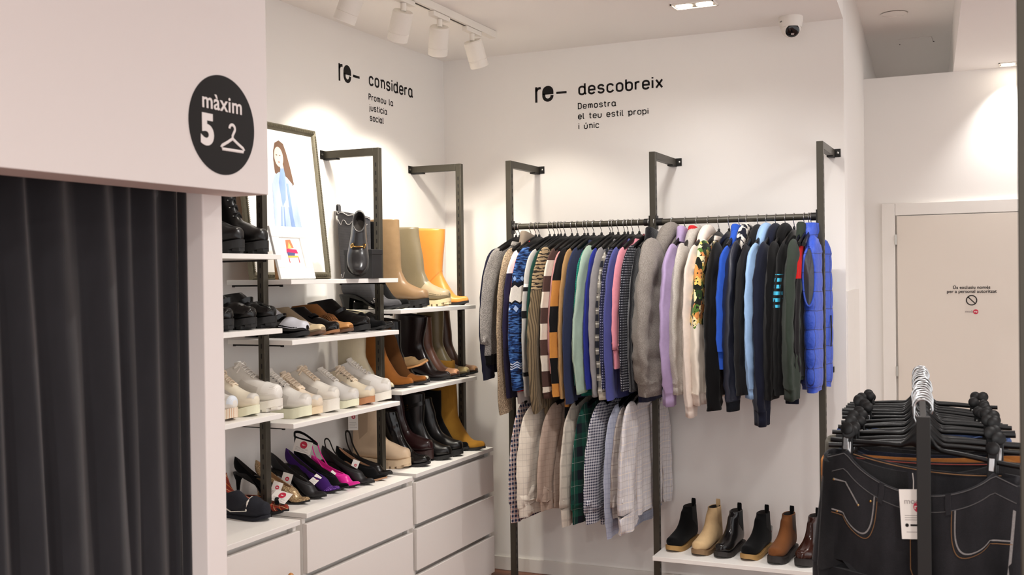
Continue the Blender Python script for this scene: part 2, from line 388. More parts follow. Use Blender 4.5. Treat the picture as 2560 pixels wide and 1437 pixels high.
def ribbon(mb, pts, w, fit):
    pts = [Vector((p[0], p[1], 0)) for p in pts]; q = [pts[0]]
    for p in pts[1:]:
        if (p-q[-1]).length > 1e-5: q.append(p)
    L, R = [], []
    closed = (q[0]-q[-1]).length < 1e-4
    for i, p in enumerate(q):
        a = q[i-1] if i > 0 else (q[-2] if closed else None); b = q[i+1] if i < len(q)-1 else (q[1] if closed else None)
        d1 = (p-a).normalized() if a is not None else None; d2 = (b-p).normalized() if b is not None else None
        d = ((d1 or d2)+(d2 or d1)).normalized(); n = Vector((-d.y, d.x, 0))
        k = 1/max(.5, n.dot(Vector((-(d2 or d1).y, (d2 or d1).x, 0))))
        L.append(p+n*w/2*k); R.append(p-n*w/2*k)
    vs = []; fs = []
    for l, r in zip(L, R):
        vs += [fit(l, 0), fit(r, 0), fit(l, 1), fit(r, 1)]
    for i in range(len(L)-1):
        a, b = 4*i, 4*i+4
        fs += [(a+2, a+3, b+3, b+2), (a, a+2, b+2, b), (a+3, a+1, b+1, b+3)]
    mb.add(vs, fs)
def write(mb, word, x0, x1, base, xh, pen, P):
    adv = []; x = 0
    for ch in word:
        if ch == ' ': x += .75; adv.append(x); continue
        if ch in 'jt': x += .1
        adv.append(x); x += GL[ch][1]+.36
    tot = x-.36
    k = (x1-x0)/tot if tot > .01 else xh
    for ch, a in zip(word, adv):
        if ch == ' ': continue
        for st in GL[ch][0]:
            ribbon(mb, [(x0+(a+px)*k, base+py*xh) for px, py in st], pen, P)
def lettering(label, P, heading, lines, x0, cols):
    t = thing('wall_lettering', label, 'lettering', P(Vector((x0, 2.5, 0)), 0))
    loc = Vector(t.location)
    Q = lambda v, k: Vector(P(v, k))-loc
    m = MB(); hh = .0805
    ribbon(m, [(x0+.0065, 2.4955), (x0+.0065, 2.577)], .0125, Q)
    ribbon(m, [(x0+.0065, 2.553), (x0+.012, 2.564), (x0+.02, 2.569), (x0+.033, 2.571)], .0125, Q)
    ex = x0+.041; ew = .064; r = ew/2; zt, zb = 2.579, 2.4955
    up = [(ex, 2.5335)]+[(ex+r+r*math.cos(math.radians(a)), zt-r+r*math.sin(math.radians(a))) for a in range(180, -1, -10)]+[(ex+ew, 2.5335)]
    vs = [Q(Vector((a, b, 0)), 1) for a, b in up]; m.add(vs, [tuple(range(len(vs)))])
    ribbon(m, [(ex+.0085, 2.54), (ex+.0085, zb+r)]+[(ex+r+(r-.0085)*math.cos(math.radians(a)), zb+r+(r-.0085)*math.sin(math.radians(a))) for a in range(180, 351, 10)]+[(ex+ew-.0085, 2.529)], .017, Q)
    ribbon(m, [(x0+.121, 2.5375), (x0+.179, 2.5375)], .0115, Q)
    m.build('prefix', INK, t, smooth=False)
    m = MB(); write(m, heading[0], heading[1], heading[2], 2.5185, .040, .0098, Q); m.build('heading', INK, t, smooth=False)
    for s, a, b, base in lines:
        tot = sum(.75 if ch == ' ' else GL[ch][1]+.36+(.1 if ch in 'jt' else 0) for ch in s)-.36; k = (b-a)/tot; x = a
        for w_ in s.split(' '):
            wl = sum(GL[ch][1]+.36+(.1 if ch in 'jt' else 0) for ch in w_)
            m = MB(); write(m, w_, x, x+(wl-.36)*k, base, .0205, .0050, Q); m.build('text_word', INK, t, smooth=False)
            x += (wl+.75)*k
PB = lambda v, k: (v[0], YW-.0004-.0006*k, v[1])
PL = lambda v, k: (XW+.0004+.0006*k, v[0], v[1])
lettering('black vinyl lettering reading re- descobreix with small text, on the back wall', PB, ('descobreix', -1.994, -1.548), [('Demostra', -2.0, -1.796, 2.445), ('el teu estil propi', -2.0, -1.624, 2.392), ('i únic', -1.998, -1.888, 2.34)], -2.243, None)
lettering('black vinyl lettering reading re- considera with small text, on the left wall', PL, ('considera', 4.479, 4.895), [('Promou la', 4.472, 4.697, 2.445), ('justicia', 4.476, 4.637, 2.394), ('social', 4.48, 4.604, 2.345)], 4.212, None)

# ------------------------------------------------------------------ dome camera
def dome():
    t = thing('security_camera', 'white dome security camera with black lens at the ceiling edge', 'camera', (-.885, 5.10, CZ))
    W = mat('camera_white', (226, 220, 212), .4, grain=.01)
    MB().lathe([(.001, 0), (.055, 0), (.055, -.02), (.052, -.03), (.049, -.05), (.001, -.05)], 40).build('base', W, t)
    b = MB(); rings = []
    for k in range(17):
        a = PI/2-PI*k/16; rings.append((max(.0005, .046*math.cos(a)), .046*math.sin(a)))
    M = Matrix.Translation((0, 0, -.05))
    b.lathe(rings, 36, cap=False).xform(M).build('ball', W, t)
    d = Vector((.30, -.72, -.52)).normalized(); q = d.to_track_quat('Z', 'Y').to_matrix().to_4x4()
    MB().lathe([(.0325, .032), (.033, .0355), (.030, .0385), (.02, .0445), (.001, .0465)], 32).xform(M @ q).build('lens_window', mat('lens_black', (14, 14, 15), .12, grain=.02), t)
    MB().lathe([(.0345, .030), (.037, .0305), (.0365, .034), (.0335, .0365)], 32).xform(M @ q).build('lens_ring', W, t)
    MB().box(-.007, .007, -.016, -.008, .0445, .0462).xform(M @ q).build('infrared_window', mat('ir_grey', (170, 160, 156), .3, grain=.02), t)
    MB().box(-.055, -.0535, -.012, .004, -.028, -.022).xform(Matrix.Rotation(math.radians(40), 4, 'Z')).build('badge', mat('badge_grey', (130, 126, 122), .5, grain=.02), t)
dome()

# ------------------------------------------------------------------ wall-side shelving: uprights, shelves
def upright(x, y, arm, z1, label, face, z0, group):
    """arm: direction from post to wall. face: side with slots"""
    t = thing('rack_upright', label, 'upright', (x, y, 0), 0, group)
    w = .0145
    MB().box(-w, w, -w, w, z0, z1).build('post', DARK, t, bevel=.0015)
    ax, ay, ln = arm
    a = MB()
    if ax: a.box(min(ax*w, ax*ln), max(ax*w, ax*ln), -w, w, z1-.034, z1)
    else: a.box(-w, w, min(ay*w, ay*ln), max(ay*w, ay*ln), z1-.034, z1)
    a.build('arm', DARK, t, bevel=.0015)
    p = MB(); q = MB()
    if ax:
        e = ax*ln; p.box(min(e, e-ax*.004), max(e, e-ax*.004), -.04, w, z1-.036, z1+.002); p.box(min(e, e-ax*.07), max(e, e-ax*.07), -w, w, z1-.04, z1-.034)
        q.lathe([(.0055, 0), (.0055, .003), (.001, .004)], 12).xform(Matrix.Translation((e-ax*.004, -.028, z1-.017)) @ Matrix.Rotation(-ax*PI/2, 4, 'Y'))
    else:
        e = ay*ln; p.box(-w, .04, min(e, e-ay*.004), max(e, e-ay*.004), z1-.036, z1+.002); p.box(-w, w, min(e, e-ay*.07), max(e, e-ay*.07), z1-.04, z1-.034)
        q.lathe([(.0055, 0), (.0055, .003), (.001, .004)], 12).xform(Matrix.Translation((.028, e-ay*.004, z1-.017)) @ Matrix.Rotation(ay*PI/2, 4, 'X'))
    p.build('wall_bracket', BLACKM, t); q.build('screw', STEEL, t)
    s = MB(); z = z1-.075
    while z > max(.12, z0+.02):
        if face == 'y': s.box(-.0025, .0025, -w-.0004, -w+.001, z-.009, z+.009)
        else: s.box(w-.001, w+.0004, -.0025, .0025, z-.009, z+.009)
        z -= .0375
    o = s.build('slot_row', mat('slot_black', (14, 13, 12), .9, grain=.02), t, smooth=False)
    return t
GL_ = 'uprights along the left wall'; GB_ = 'uprights along the back wall'
upright(-2.5145, 3.270, (-1, 0, .2755), 2.155, 'dark slotted upright beside the booth panel, its top behind the header', 'y', 0, GL_)
upright(-2.5145, 4.093, (-1, 0, .2755), 2.155, 'dark slotted upright in the middle of the shoe shelving', 'y', 0, GL_)
upright(-2.5145, 4.883, (-1, 0, .2755), 2.155, 'dark slotted upright at the corner end of the shoe shelving', 'y', .717, GL_)
upright(-2.235, 4.885, (0, 1, .36), 2.155, 'dark upright at the left end of the clothes rails', 'x', 0, GB_)
upright(-1.492, 4.885, (0, 1, .36), 2.155, 'dark upright in the middle of the clothes rails, behind the grey hoodie', 'x', 0, GB_)
upright(-.727, 4.885, (0, 1, .36), 2.155, 'dark upright at the right end of the clothes rails by the blue vest', 'x', 0, GB_)
tag(MB().box(.0245, .062, 1.98, 2.02, 0, 2.6).build('stand_post', DARK, bevel=.0015), 'dark vertical post cut off by the right edge of the picture', 'post')
def shelf(x0, x1, y0, y1, z, label, group, posts, th=.02):
    t = thing('shelf', label, 'shelf', ((x0+x1)/2, (y0+y1)/2, z), 0, group)
    hx, hy = (x1-x0)/2, (y1-y0)/2
    MB().box(-hx, hx, -hy, hy, -th, 0).build('board', WHITE, t, smooth=False, bevel=.0012)
    for s in posts:
        yy = s*(hy-.02)
        b = MB().box(-hx+.012, hx-.055, yy-.002, yy+.002, -th-.007, -th-.0005)
        b.box(-hx+.012, -hx+.02, yy-.004, yy+.004, -th-.009, -th-.0005).box(hx-.066, hx-.055, yy-.004, yy+.004, -th-.009, -th-.0005)
        b.build('bracket', BLACKM, t)
    return t
GS = 'white shoe shelves on the left wall'
AX = (-2.70, -2.40)
shelf(*AX, 2.45, 3.232, 1.669, 'white shelf under the lace-up combat boots', GS, (-1, 1), .018)
shelf(*AX, 2.45, 3.232, 1.399, 'white shelf under the chunky black loafers', GS, (-1, 1), .018)
shelf(*AX, 2.45, 3.232, 1.088, 'white shelf beside the booth holding the white running shoe', GS, (-1, 1), .018)
shelf(*AX, 3.290, 4.066, 1.577, 'white shelf holding the framed pictures and the black box', GS, (-1, 1), .018)
shelf(*AX, 3.290, 4.066, 1.351, 'white shelf holding the row of flat loafers', GS, (-1, 1), .018)
shelf(*AX, 3.290, 4.066, 1.040, 'white shelf holding the row of white and cream sneakers', GS, (-1, 1), .018)
shelf(-2.715, -2.42, 4.118, 4.862, 1.437, 'white shelf holding the tall boots', GS, (-1, 1), .018)
shelf(-2.715, -2.42, 4.118, 4.862, 1.077, 'white shelf holding the pointed ankle boots', GS, (-1, 1), .018)
shelf(-1.472, -.745, 4.74, 5.02, .286, 'low white shelf with the row of chelsea boots', 'low shelf', (), .02)

def clothes_rail(x0, x1, z, label):
    t = thing('clothes_rail', label, 'rail', ((x0+x1)/2, 4.885, z), 0, 'clothes rails on the back wall')
    h = (x1-x0)/2
    MB().tube([(-h, 0, 0), (h, 0, 0)], .0145, 20).build('tube', DARK, t)
    for s in (-1, 1):
        MB().tube([(s*h, 0, 0), (s*(h-.03), 0, 0)], .0175, 20).build('end_socket', BLACKM, t)
        MB().box(min(s*h, s*(h-.004)), max(s*h, s*(h-.004)), -.018, .018, -.035, .03).build('end_plate', BLACKM, t)
RZ = 1.825; RY = 4.885
clothes_rail(-2.2205, -1.5065, RZ, 'dark upper clothes rail crowded with knitwear and shirts')
clothes_rail(-1.4775, -.7415, RZ, 'dark upper clothes rail of hoodies and the blue vest')
clothes_rail(-2.2205, -1.5065, 1.10, 'dark lower clothes rail hidden behind the sweaters, carrying the check shirts')

# ------------------------------------------------------------------ chests of drawers
def chest(y0, y1, xf, ztop, label):
    t = thing('chest_of_drawers', label, 'chest of drawers', (xf-.21, (y0+y1)/2, 0), 0, 'white chests of drawers under the shoe shelves')
    h = (y1-y0)/2; D = .21
    DF = mat('drawer_front', (232, 226, 220), .3, grain=.01)
    MB().box(-D, D-.022, -h, -h+.018, 0, ztop-.02).build('side_panel', WHITE, t, smooth=False, bevel=.001)
    MB().box(-D, D-.022, h-.018, h, 0, ztop-.02).build('side_panel', WHITE, t, smooth=False, bevel=.001)
    MB().box(-D, D-.001, -h, h, ztop-.0185, ztop).build('top_board', WHITE, t, smooth=False, bevel=.0012)
    MB().box(-D, -D+.01, -h+.018, h-.018, .02, ztop-.02).build('back_panel', WHITE, t, smooth=False)
    z = ztop-.040
    for k in range(3):
        d = MB().box(D-.021, D-.002, -h+.001, h-.001, z-.183, z).build('drawer', DF, t, smooth=False, bevel=.0012)
        MB().box(D-.055, D-.045, -h+.02, h-.02, z-.16, z+.02).build('drawer_box_front', WHITE, d, smooth=False)
        z -= .2045
    MB().box(D-.05, D-.03, -h+.018, h-.018, 0, z).build('plinth', WHITE, t, smooth=False)
    return t
chest(2.43, 3.238, -2.338, .700, 'white chest of drawers against the booth panel under the tartan shoes')
chest(3.289, 4.073, -2.345, .712, 'white chest of drawers in the middle under the high heels')
chest(4.117, 4.905, -2.352, .716, 'white chest of drawers in the corner under the ankle boots')

# ------------------------------------------------------------------ footwear
def leather(name, col, rough=.32, **k): return mat(name, col, rough, grain=.06, gscale=40, bump=.05, bscale=160, coat=.08, spec=.38, **k)
def suede(name, col, **k): return mat(name, col, .95, grain=.16, gscale=28, bump=.12, bscale=700, sheen=.06, spec=.12, **k)
LB = leather('black_leather', (11, 10, 10)); LBS = leather('black_patent', (10, 10, 11), .1)
SB = suede('black_suede', (9, 9, 10)); RUB = mat('black_rubber', (15, 14, 14), .65, grain=.1, bump=.1, bscale=300)
LINB = mat('dark_lining', (34, 28, 25), .9, grain=.1); LINT = mat('tan_lining', (150, 112, 76), .8, grain=.08); LINW = mat('cream_lining', (214, 200, 182), .9, grain=.06)
OUT = {
 'round': [(-.03, 0), (-.02, .055), (0, .082), (.06, .118), (.2, .138), (.45, .150), (.6, .172), (.72, .185), (.84, .176), (.93, .138), (.985, .08), (1.008, .04), (1.015, 0)],
 'point': [(-.025, 0), (-.015, .05), (0, .07), (.06, .1), (.2, .112), (.45, .125), (.6, .158), (.7, .165), (.8, .138), (.89, .088), (.96, .042), (1.01, .014), (1.02, 0)],
 'square': [(-.03, 0), (-.02, .055), (0, .08), (.06, .112), (.2, .13), (.45, .140), (.6, .165), (.72, .172), (.84, .155), (.93, .122), (.985, .092), (1.005, .07), (1.01, 0)],
}
def plan(kind, L, grow=1.0, x0=-9, x1=9, n=44):
    o = OUT[kind]; xs = [o[0][0]+(o[-1][0]-o[0][0])*(.5-.5*math.cos(PI*k/n)) for k in range(n+1)]
    xs = [x for x in xs if x0 <= x <= x1]
    if x0 > -9: xs = [x0]+xs
    if x1 < 9: xs = xs+[x1]
    up = [(x*L, lerp_list(o, x)*L*grow) for x in xs]
    lo = [(x, -y) for x, y in reversed(up)]
    if up[-1][1] < 1e-6: lo = lo[1:]
    if up[0][1] < 1e-6: lo = lo[:-1]
    return up+lo
def shoe(name, label, tip, z, rot=0, kind='boot', toe='round', L=.275, H=.17, top=(.46, .045), wt=.135, upper=LB, sole=RUB, lining=LINB,
         heel=0.0, ts=.012, heelx=.24, heeltaper=.9, heelmat=None, lug=0, welt=1.04, shape=None, laces=None, group=None, cat=None,
         sag=0.0, extra=None, toe_h=1.0, tilt=None, wf=None, instep=1.0):
    """tip: world x, y of the toe tip; rot: turn of the toe direction from +x (degrees)"""
    wf = wf or {'pump': .80, 'boot': .86, 'low': .88, 'sneaker': .9}[kind]
    r = math.radians(rot); c, s = math.cos(r), math.sin(r)
    loc = (tip[0]-c*L*1.01, tip[1]-s*L*1.01, z)
    t = thing(name, label, cat or ('boot' if kind == 'boot' else 'shoe'), loc, r, group)
    if tilt: t.rotation_euler = tilt
    hx = heelx
    def pitch(x):                      # rise of the last above the tread, x in lengths
        return heel*smooth(.72, .22, x) + (.012*smooth(.82, 1.02, x) if heel or kind != 'boot' else .006*smooth(.85, 1.02, x))
    o = OUT[toe]; W = lambda x: max(.012, lerp_list(o, x))
    q = toe_h*{'point': .64, 'square': .8, 'round': 1.0}[toe]
    if kind == 'boot':
        R = [((1.0, .075*q), (1.005, .012), .03 if toe != 'square' else .07), ((.965, .145*q), (.97, 0), W(.955)*.9), ((.86, .195*q), (.85, -.005), W(.86)*.97), ((.73, .235*q+.01), (.68, -.005), W(.70)*.97),
             ((.61, .32*instep), (.42, -.005), .155), ((.54, .43*instep), (.16, .0), .142), ((.50, .54*instep), (.025, .04), .130)]
        h = H/L
        for u in (.3, .55, .8, 1.0):
            fx = .50+(top[0]-.50)*smooth(0, 1, u); fz = .54*instep+(h-.54*instep)*u
            bx = .012+(top[1]-.012)*smooth(.15, 1, u) ; bz = .04+(h*1.0-.04)*(u*.85+.15*u*u) if u < 1 else h
            R.append(((fx, fz), (bx, bz), .128+(wt-.128)*u))
    elif kind == 'low':                # loafer, flat
        th = shape or (.50, .30)
        R = [((1.0, .07*q), (1.005, .01), .03 if toe != 'square' else .07), ((.965, .125*q), (.97, 0), W(.955)*.9), ((.86, .165*q), (.85, -.005), W(.86)*.97), ((.74, .20*q+.01), (.66, -.005), W(.70)*.97),
             ((.64, .235), (.40, -.005), .155), ((.57, .27), (.16, 0), .135), ((th[0]+.03, th[1]-.015), (.015, .05), .122), ((th[0], th[1]), (-.015, .14), .118), ((th[0]-.01, th[1]+.01), (0.0, .25 if H is None else H/L), .108)]
    elif kind == 'pump':
        th = shape or (.73, .19)
        R = [((1.0, .055*q), (1.005, .01), .022), ((.965, .095*q), (.97, 0), W(.955)*.9), ((.9, .125*q), (.88, -.004), W(.88)*.96), ((.82, .155*q), (.74, -.005), W(.78)*.98),
             ((.77, .175), (.46, -.005), .135), ((.745, .185), (.18, 0), .118), ((th[0]+.01, th[1]), (.02, .05), .102), ((th[0], th[1]+.005), (-.02, .15), .098), ((th[0]-.005, th[1]+.008), (-.005, .255), .085)]
    else:                              # sneaker
        R = [((1.0, .10*q), (1.005, .01), .04), ((.965, .165*q), (.97, 0), W(.955)*.92), ((.87, .205*q), (.86, -.005), W(.86)*.98), ((.75, .245*q), (.68, -.005), W(.70)*.98),
             ((.64, .305), (.42, -.005), .158), ((.55, .37), (.17, 0), .142), ((.47, .425), (.02, .05), .130), ((.42, .455), (-.01, .16), .122), ((.40, .46), (.005, .29), .118)]
    prof = [(f[0]*L, f[1]*L, b[0]*L, b[1]*L, w*L) for f, b, w in R]
    N = 34; P = cr(prof, N); M = 28; rings = []
    for i, (fx, fz, bx, bz, w) in enumerate(P):
        fz += pitch(fx/L); bz += pitch(bx/L)
        k = i/N; ex = 2.5-.4*smooth(.5, 1, k); ring = []
        sg = sag*L*smooth(.55, 1, k)
        for j in range(M):
            a = 2*PI*j/M; cc, ss = math.cos(a), math.sin(a)
            u = math.copysign(abs(cc)**(2/ex), cc); v = math.copysign(abs(ss)**(2/ex), ss)
            x = (fx+bx)/2+(fx-bx)/2*u; zz = (fz+bz)/2+(fz-bz)/2*u
            yb = v*max(w*wf, .002)
            # foot is broader at the tread than along the instep
            yb *= 1-.22*max(0, u)*smooth(.05, .25, k)*(1-smooth(.45, .75, k))
            ring.append(Vector((x, yb, zz-sg*(1-u*u))))
        rings.append(ring)
    base = ts
    for g in rings:
        for p in g: p.z += base
    up = MB().loft(rings, True, False)
    last = rings[-1]; cen = sum(last, Vector())/M; inner = []
    prev = rings[int(N*.9)]; dn = (sum(prev, Vector())/M-cen); dn = dn.normalized() if dn.length > 1e-6 else Vector((0, 0, -1))
    off = .006 if L > .2 else .004
    for kk, dd in ((0, 0), (1, .012), (2, .035 if kind != 'boot' else .06)):
        f = 1-off/.04
        inner.append([cen+(p-cen)*f*(1-.03*kk)+(dn*dd if kind == 'boot' else Vector((0, 0, -dd*.9)))+Vector((0, 0, -.0005)) for p in last])
    up.loft([last, [cen+(p-cen)*(1-off/.08)+Vector((0, 0, .0015)) for p in last], inner[0]], False, False)
    u_ob = up.build('upper', upper, t, angle=75)
    ln = MB().loft(inner, False, True); ln.build('lining', lining, t, angle=75)
    # sole slab follows the pitch
    pl = plan(toe, L, welt*wf); zt = [pitch(x/L) for x, y in pl]
    hb = heel > .002
    lo = 0 if not lug else .011
    top_ = [(x, y, p+base+.004) for (x, y), p in zip(pl, zt)]
    mid_ = [(x*1.0, y, p+base*.5+lo*.3) for (x, y), p in zip(pl, zt)]
    bot_ = [(x, y*.97, p+lo) for (x, y), p in zip(pl, zt)]
    sb = MB().loft([bot_, mid_, top_]); so = sb.build('sole', sole, t, angle=50)
    if lug:
        g = MB(); xs = -.01
        while xs < .97:
            w1 = lerp_list(o, xs+.02)*L*welt*.98*wf; w2 = lerp_list(o, xs+.058)*L*welt*.98*wf
            zz = pitch(xs+.04)
            g.add([(xs*L, -w1, zz), ((xs+.062)*L, -w2, zz), ((xs+.062)*L, w2, zz), (xs*L, w1, zz), (xs*L, -w1, zz+lo+.001), ((xs+.062)*L, -w2, zz+lo+.001), ((xs+.062)*L, w2, zz+lo+.001), (xs*L, w1, zz+lo+.001)],
                  [(0, 1, 2, 3), (4, 7, 6, 5), (0, 4, 5, 1), (1, 5, 6, 2), (2, 6, 7, 3), (3, 7, 4, 0)])
            xs += .095
        if heel > .002: pass
        g.build('tread', sole, so, smooth=False)
    if hb:
        hp = plan(toe, L, .96*wf, x1=hx); c0 = (-.02+hx)/2*L*(.7 if heeltaper < .6 else 1)
        hh = []
        for f_, zf in ((heeltaper, 0), (heeltaper*1.0 if heeltaper >= .6 else heeltaper*.95, .35), ((1+heeltaper)/2 if heeltaper >= .6 else heeltaper*1.6, .72), (1, 1)):
            hh.append([(c0+(x-c0)*f_, y*f_, (pitch(x/L)+.002)*zf) for x, y in hp])
        MB().loft(hh).build('heel', heelmat or sole, t, angle=50)
    ctx = dict(t=t, rings=rings, L=L, N=N, M=M, upper=u_ob, pitch=pitch, ts=ts)
    if kind == 'sneaker':
        sp = mat('sneaker_overlay', (206, 200, 190), .5, grain=.04)
        for sg in (1, -1): patch(ctx, 'side_panel', sp, .34, .60, sg*58, sg*118, .0010, 8, .25)
        patch(ctx, 'heel_counter', sp, .80, .97, 140, 220, .0010, 8)
        patch(ctx, 'toe_cap', sp, .06, .20, -70, 70, .0008, 8)
        if laces: laces = laces[:6]+((laces[6] if len(laces) > 6 else .0022)*1.35,) if len(laces) > 5 else laces+(True, .003)
    if laces: make_laces(ctx, *laces)
    if extra:
        for e in (extra if isinstance(extra, list) else [extra]): e(ctx)
    return t
def surf(ctx, i, j, off=.001):
    """point on the upper: ring i (0..1), angle j (degrees, 0 = front/top, 90 = +y side)"""
    R = ctx['rings']; M = ctx['M']; k = i*(len(R)-1); a = min(int(k), len(R)-2); u = k-a
    jj = (j % 360)/360*M; b = int(jj) % M; v = jj-int(jj); b2 = (b+1) % M
    p = (R[a][b]*(1-v)+R[a][b2]*v)*(1-u)+(R[a+1][b]*(1-v)+R[a+1][b2]*v)*u
    cen = (sum(R[a], Vector())/M)*(1-u)+(sum(R[a+1], Vector())/M)*u
    d = (p-cen); d = d.normalized() if d.length else Vector((0, 0, 1))
    return p+d*off
def patch(ctx, name, m, i0, i1, j0, j1, off=.0012, n=8, taper=0.0, parent=None):
    rows = []
    for a in range(n+1):
        i = i0+(i1-i0)*a/n; row = []; h = taper*(1-a/n)
        for b in range(n+1):
            j = j0+(j1-j0)*(h/2+(1-h)*b/n); row.append(surf(ctx, i, j, off))
        rows.append(row)
    under = [[p-(p-surf(ctx, i0, j0))*0 for p in r] for r in rows]
    return MB().loft(rows, False, False, closed=False).build(name, m, parent or ctx['t'], angle=80)
def make_laces(ctx, m, i0, i1, n, spread, bow=True, r=.0022):
    mb = MB()
    for k in range(n):
        i = i0+(i1-i0)*k/(n-1); i2 = i+(i1-i0)/(n-1)*.55
        for sgn in (1, -1):
            pts = [surf(ctx, i+(i2-i)*(u/6)*(1 if sgn > 0 else 1), sgn*(-spread+2*spread*u/6), .0028+.0012*math.sin(PI*u/6)+(.001 if sgn > 0 else 0)) for u in range(7)]
            mb.tube(pts, r, 6)
    if bow:
        for sgn in (1, -1):
            p0 = surf(ctx, i1, 0, .004); side = surf(ctx, i1-.03, sgn*spread*1.9, .012); s2 = surf(ctx, i1+.0, sgn*spread*1.5, .016)
            lo = [p0, p0.lerp(s2, .5)+Vector((0, 0, .008)), s2, side, side.lerp(p0, .45), p0]
            mb.tube([Vector(q) for q in cr([tuple(v) for v in lo], 16)], r, 6)
            dn = surf(ctx, i1-.16, sgn*spread*2.0, .004)
            mb.tube([Vector(q) for q in cr([tuple(p0), tuple(p0.lerp(dn, .5)+Vector((.004, 0, .004))), tuple(dn)], 10)], r*.95, 6)
    mb.build('laces', m, ctx['t'])
def pull_tab(m, h=.022, w=.016, back=True):
    def f(ctx):
        p = surf(ctx, 1.0, 180, -.001); mb = MB()
        pts = [p+Vector((-.003, 0, -.02)), p+Vector((-.004, 0, 0)), p+Vector((-.003, 0, h*.8)), p+Vector((.001, 0, h)), p+Vector((.005, 0, h*.7)), p+Vector((.006, 0, -.012))]
        mb.loft([[q+Vector((0, -w/2, 0)), q+Vector((0, w/2, 0)), q+Vector((.0015, w/2, .0008)), q+Vector((.0015, -w/2, .0008))] for q in pts])
        mb.build('pull_tab', m, ctx['t'])
    return f
def gore(m, i0=.66, i1=.99, a=58):
    def f(ctx):
        for s in (1, -1): patch(ctx, 'elastic_panel', m, i0, i1, s*90-a*.5, s*90+a*.5, .0010, 8, .55)
    return f
def toecap(m, i1=.22, name='toe_cap'):
    def f(ctx): patch(ctx, name, m, .02, i1, -95, 95, .0009, 12)
    return f
def tag_card(pos, w=.042, h=.062, R=(0, 0, 0), string=None):
    """hanging price card with the shop's round mark"""
    def f(ctx):
        base = Vector(pos(ctx) if callable(pos) else pos)
        M = Matrix.Translation(base) @ Euler([math.radians(a) for a in R]).to_matrix().to_4x4()
        c = MB().add([(-w/2, -.0004, -h), (w/2, -.0004, -h), (w/2, -.0004, 0), (-w/2, -.0004, 0), (-w/2, .0004, -h), (w/2, .0004, -h), (w/2, .0004, 0), (-w/2, .0004, 0)],
                     [(0, 1, 2, 3), (4, 7, 6, 5), (0, 4, 5, 1), (1, 5, 6, 2), (2, 6, 7, 3), (3, 7, 4, 0)]).xform(M).build('price_tag', PAPER, ctx['t'], smooth=False)
        for s in (-1, 1):
            K = M @ Matrix.Translation((.002, s*.0005, -h*.36)) @ Matrix.Rotation(s*PI/2, 4, 'X')
            MB().lathe([(w*.2, 0), (w*.2, .0003)], 20).xform(K).build('tag_mark', REDDOT, c)
            q = MB()
            q.box(-w*.07, -w*.035, -h*.41, -h*.32, -.0002, .0002).box(-w*.02, w*.05, -h*.40, -h*.33, -.0002, .0002).box(w*.07, w*.13, -h*.37, -h*.355, -.0002, .0002)
            q.xform(M @ Matrix.Translation((.002, s*.0009, 0)) @ Matrix(((1, 0, 0, 0), (0, 0, 1, 0), (0, 1, 0, 0), (0, 0, 0, 1)))).build('tag_letters', PAPER, c, smooth=False)
            l = MB()
            for k, (a, b) in enumerate(((-.38, .3), (-.38, .36), (-.38, .2), (-.38, .4))):
                l.box(w*a, w*b, -h*(.62+.085*k)-.0006, -h*(.62+.085*k)+.0004, -.0001, .0001)
            l.xform(M @ Matrix.Translation((0, s*.0006, 0)) @ Matrix(((1, 0, 0, 0), (0, 0, 1, 0), (0, 1, 0, 0), (0, 0, 0, 1)))).build('tag_print', GREYP, c, smooth=False)
    return f
def strap(m, pts, w=.010, name='strap', t_=.0015):
    """ribbon through points given as (ring, angle, off)"""
    def f(ctx):
        P = [surf(ctx, *p) if not isinstance(p, Vector) else p for p in pts]
        P = [Vector(q) for q in cr([tuple(v) for v in P], 22)]
        mb = MB(); rings = []
        for i, p in enumerate(P):
            tn = (P[min(i+1, len(P)-1)]-P[max(i-1, 0)]).normalized(); cen = Vector((p.x*.0+.12*ctx['L']/.25, 0, p.z)); n = (p-cen); n = (n-tn*n.dot(tn)); n = n.normalized() if n.length > 1e-6 else Vector((0, 0, 1))
            b = tn.cross(n)
            rings.append([p+b*w/2, p+b*w/2+n*t_, p-b*w/2+n*t_, p-b*w/2])
        mb.loft(rings).build(name, m, ctx['t'])
    return f
def loop_strap(m, h, w=.008, x0=.02, x1=.3, lean=-.02, name='ankle_strap'):
    """strap standing up behind the heel as an open loop"""
    def f(ctx):
        L = ctx['L']; hp = surf(ctx, 1.0, 180, 0); mb = MB()
        a = hp+Vector((.004, .0, -.006)); rings = []
        for k in range(29):
            th = 2*PI*k/28
            p = a+Vector((.055+.055*-math.cos(th)+lean*0, .026*math.sin(th), h*(.5-.5*math.cos(th*1.0))*0))
            p = Vector((a.x+.052-.056*math.cos(th), a.y+.027*math.sin(th), a.z+h*(.45+.25*math.cos(th))+.006*math.sin(2*th)))
            rings.append([p+Vector((0, 0, w/2)), p+Vector((-.0015*math.cos(th), .0015*math.sin(th), w/2)), p+Vector((-.0015*math.cos(th), .0015*math.sin(th), -w/2)), p+Vector((0, 0, -w/2))])
        mb.loft(rings, False, False)
        mb.loft([[a+Vector((0, -.006, -.02)), a+Vector((0, .006, -.02)), a+Vector((.002, .006, -.02)), a+Vector((.002, -.006, -.02))], [a+Vector((-.004, -.004, h*.7)), a+Vector((-.004, .004, h*.7)), a+Vector((-.002, .004, h*.7)), a+Vector((-.002, -.004, h*.7))]])
        mb.build(name, m, ctx['t'])
    return f
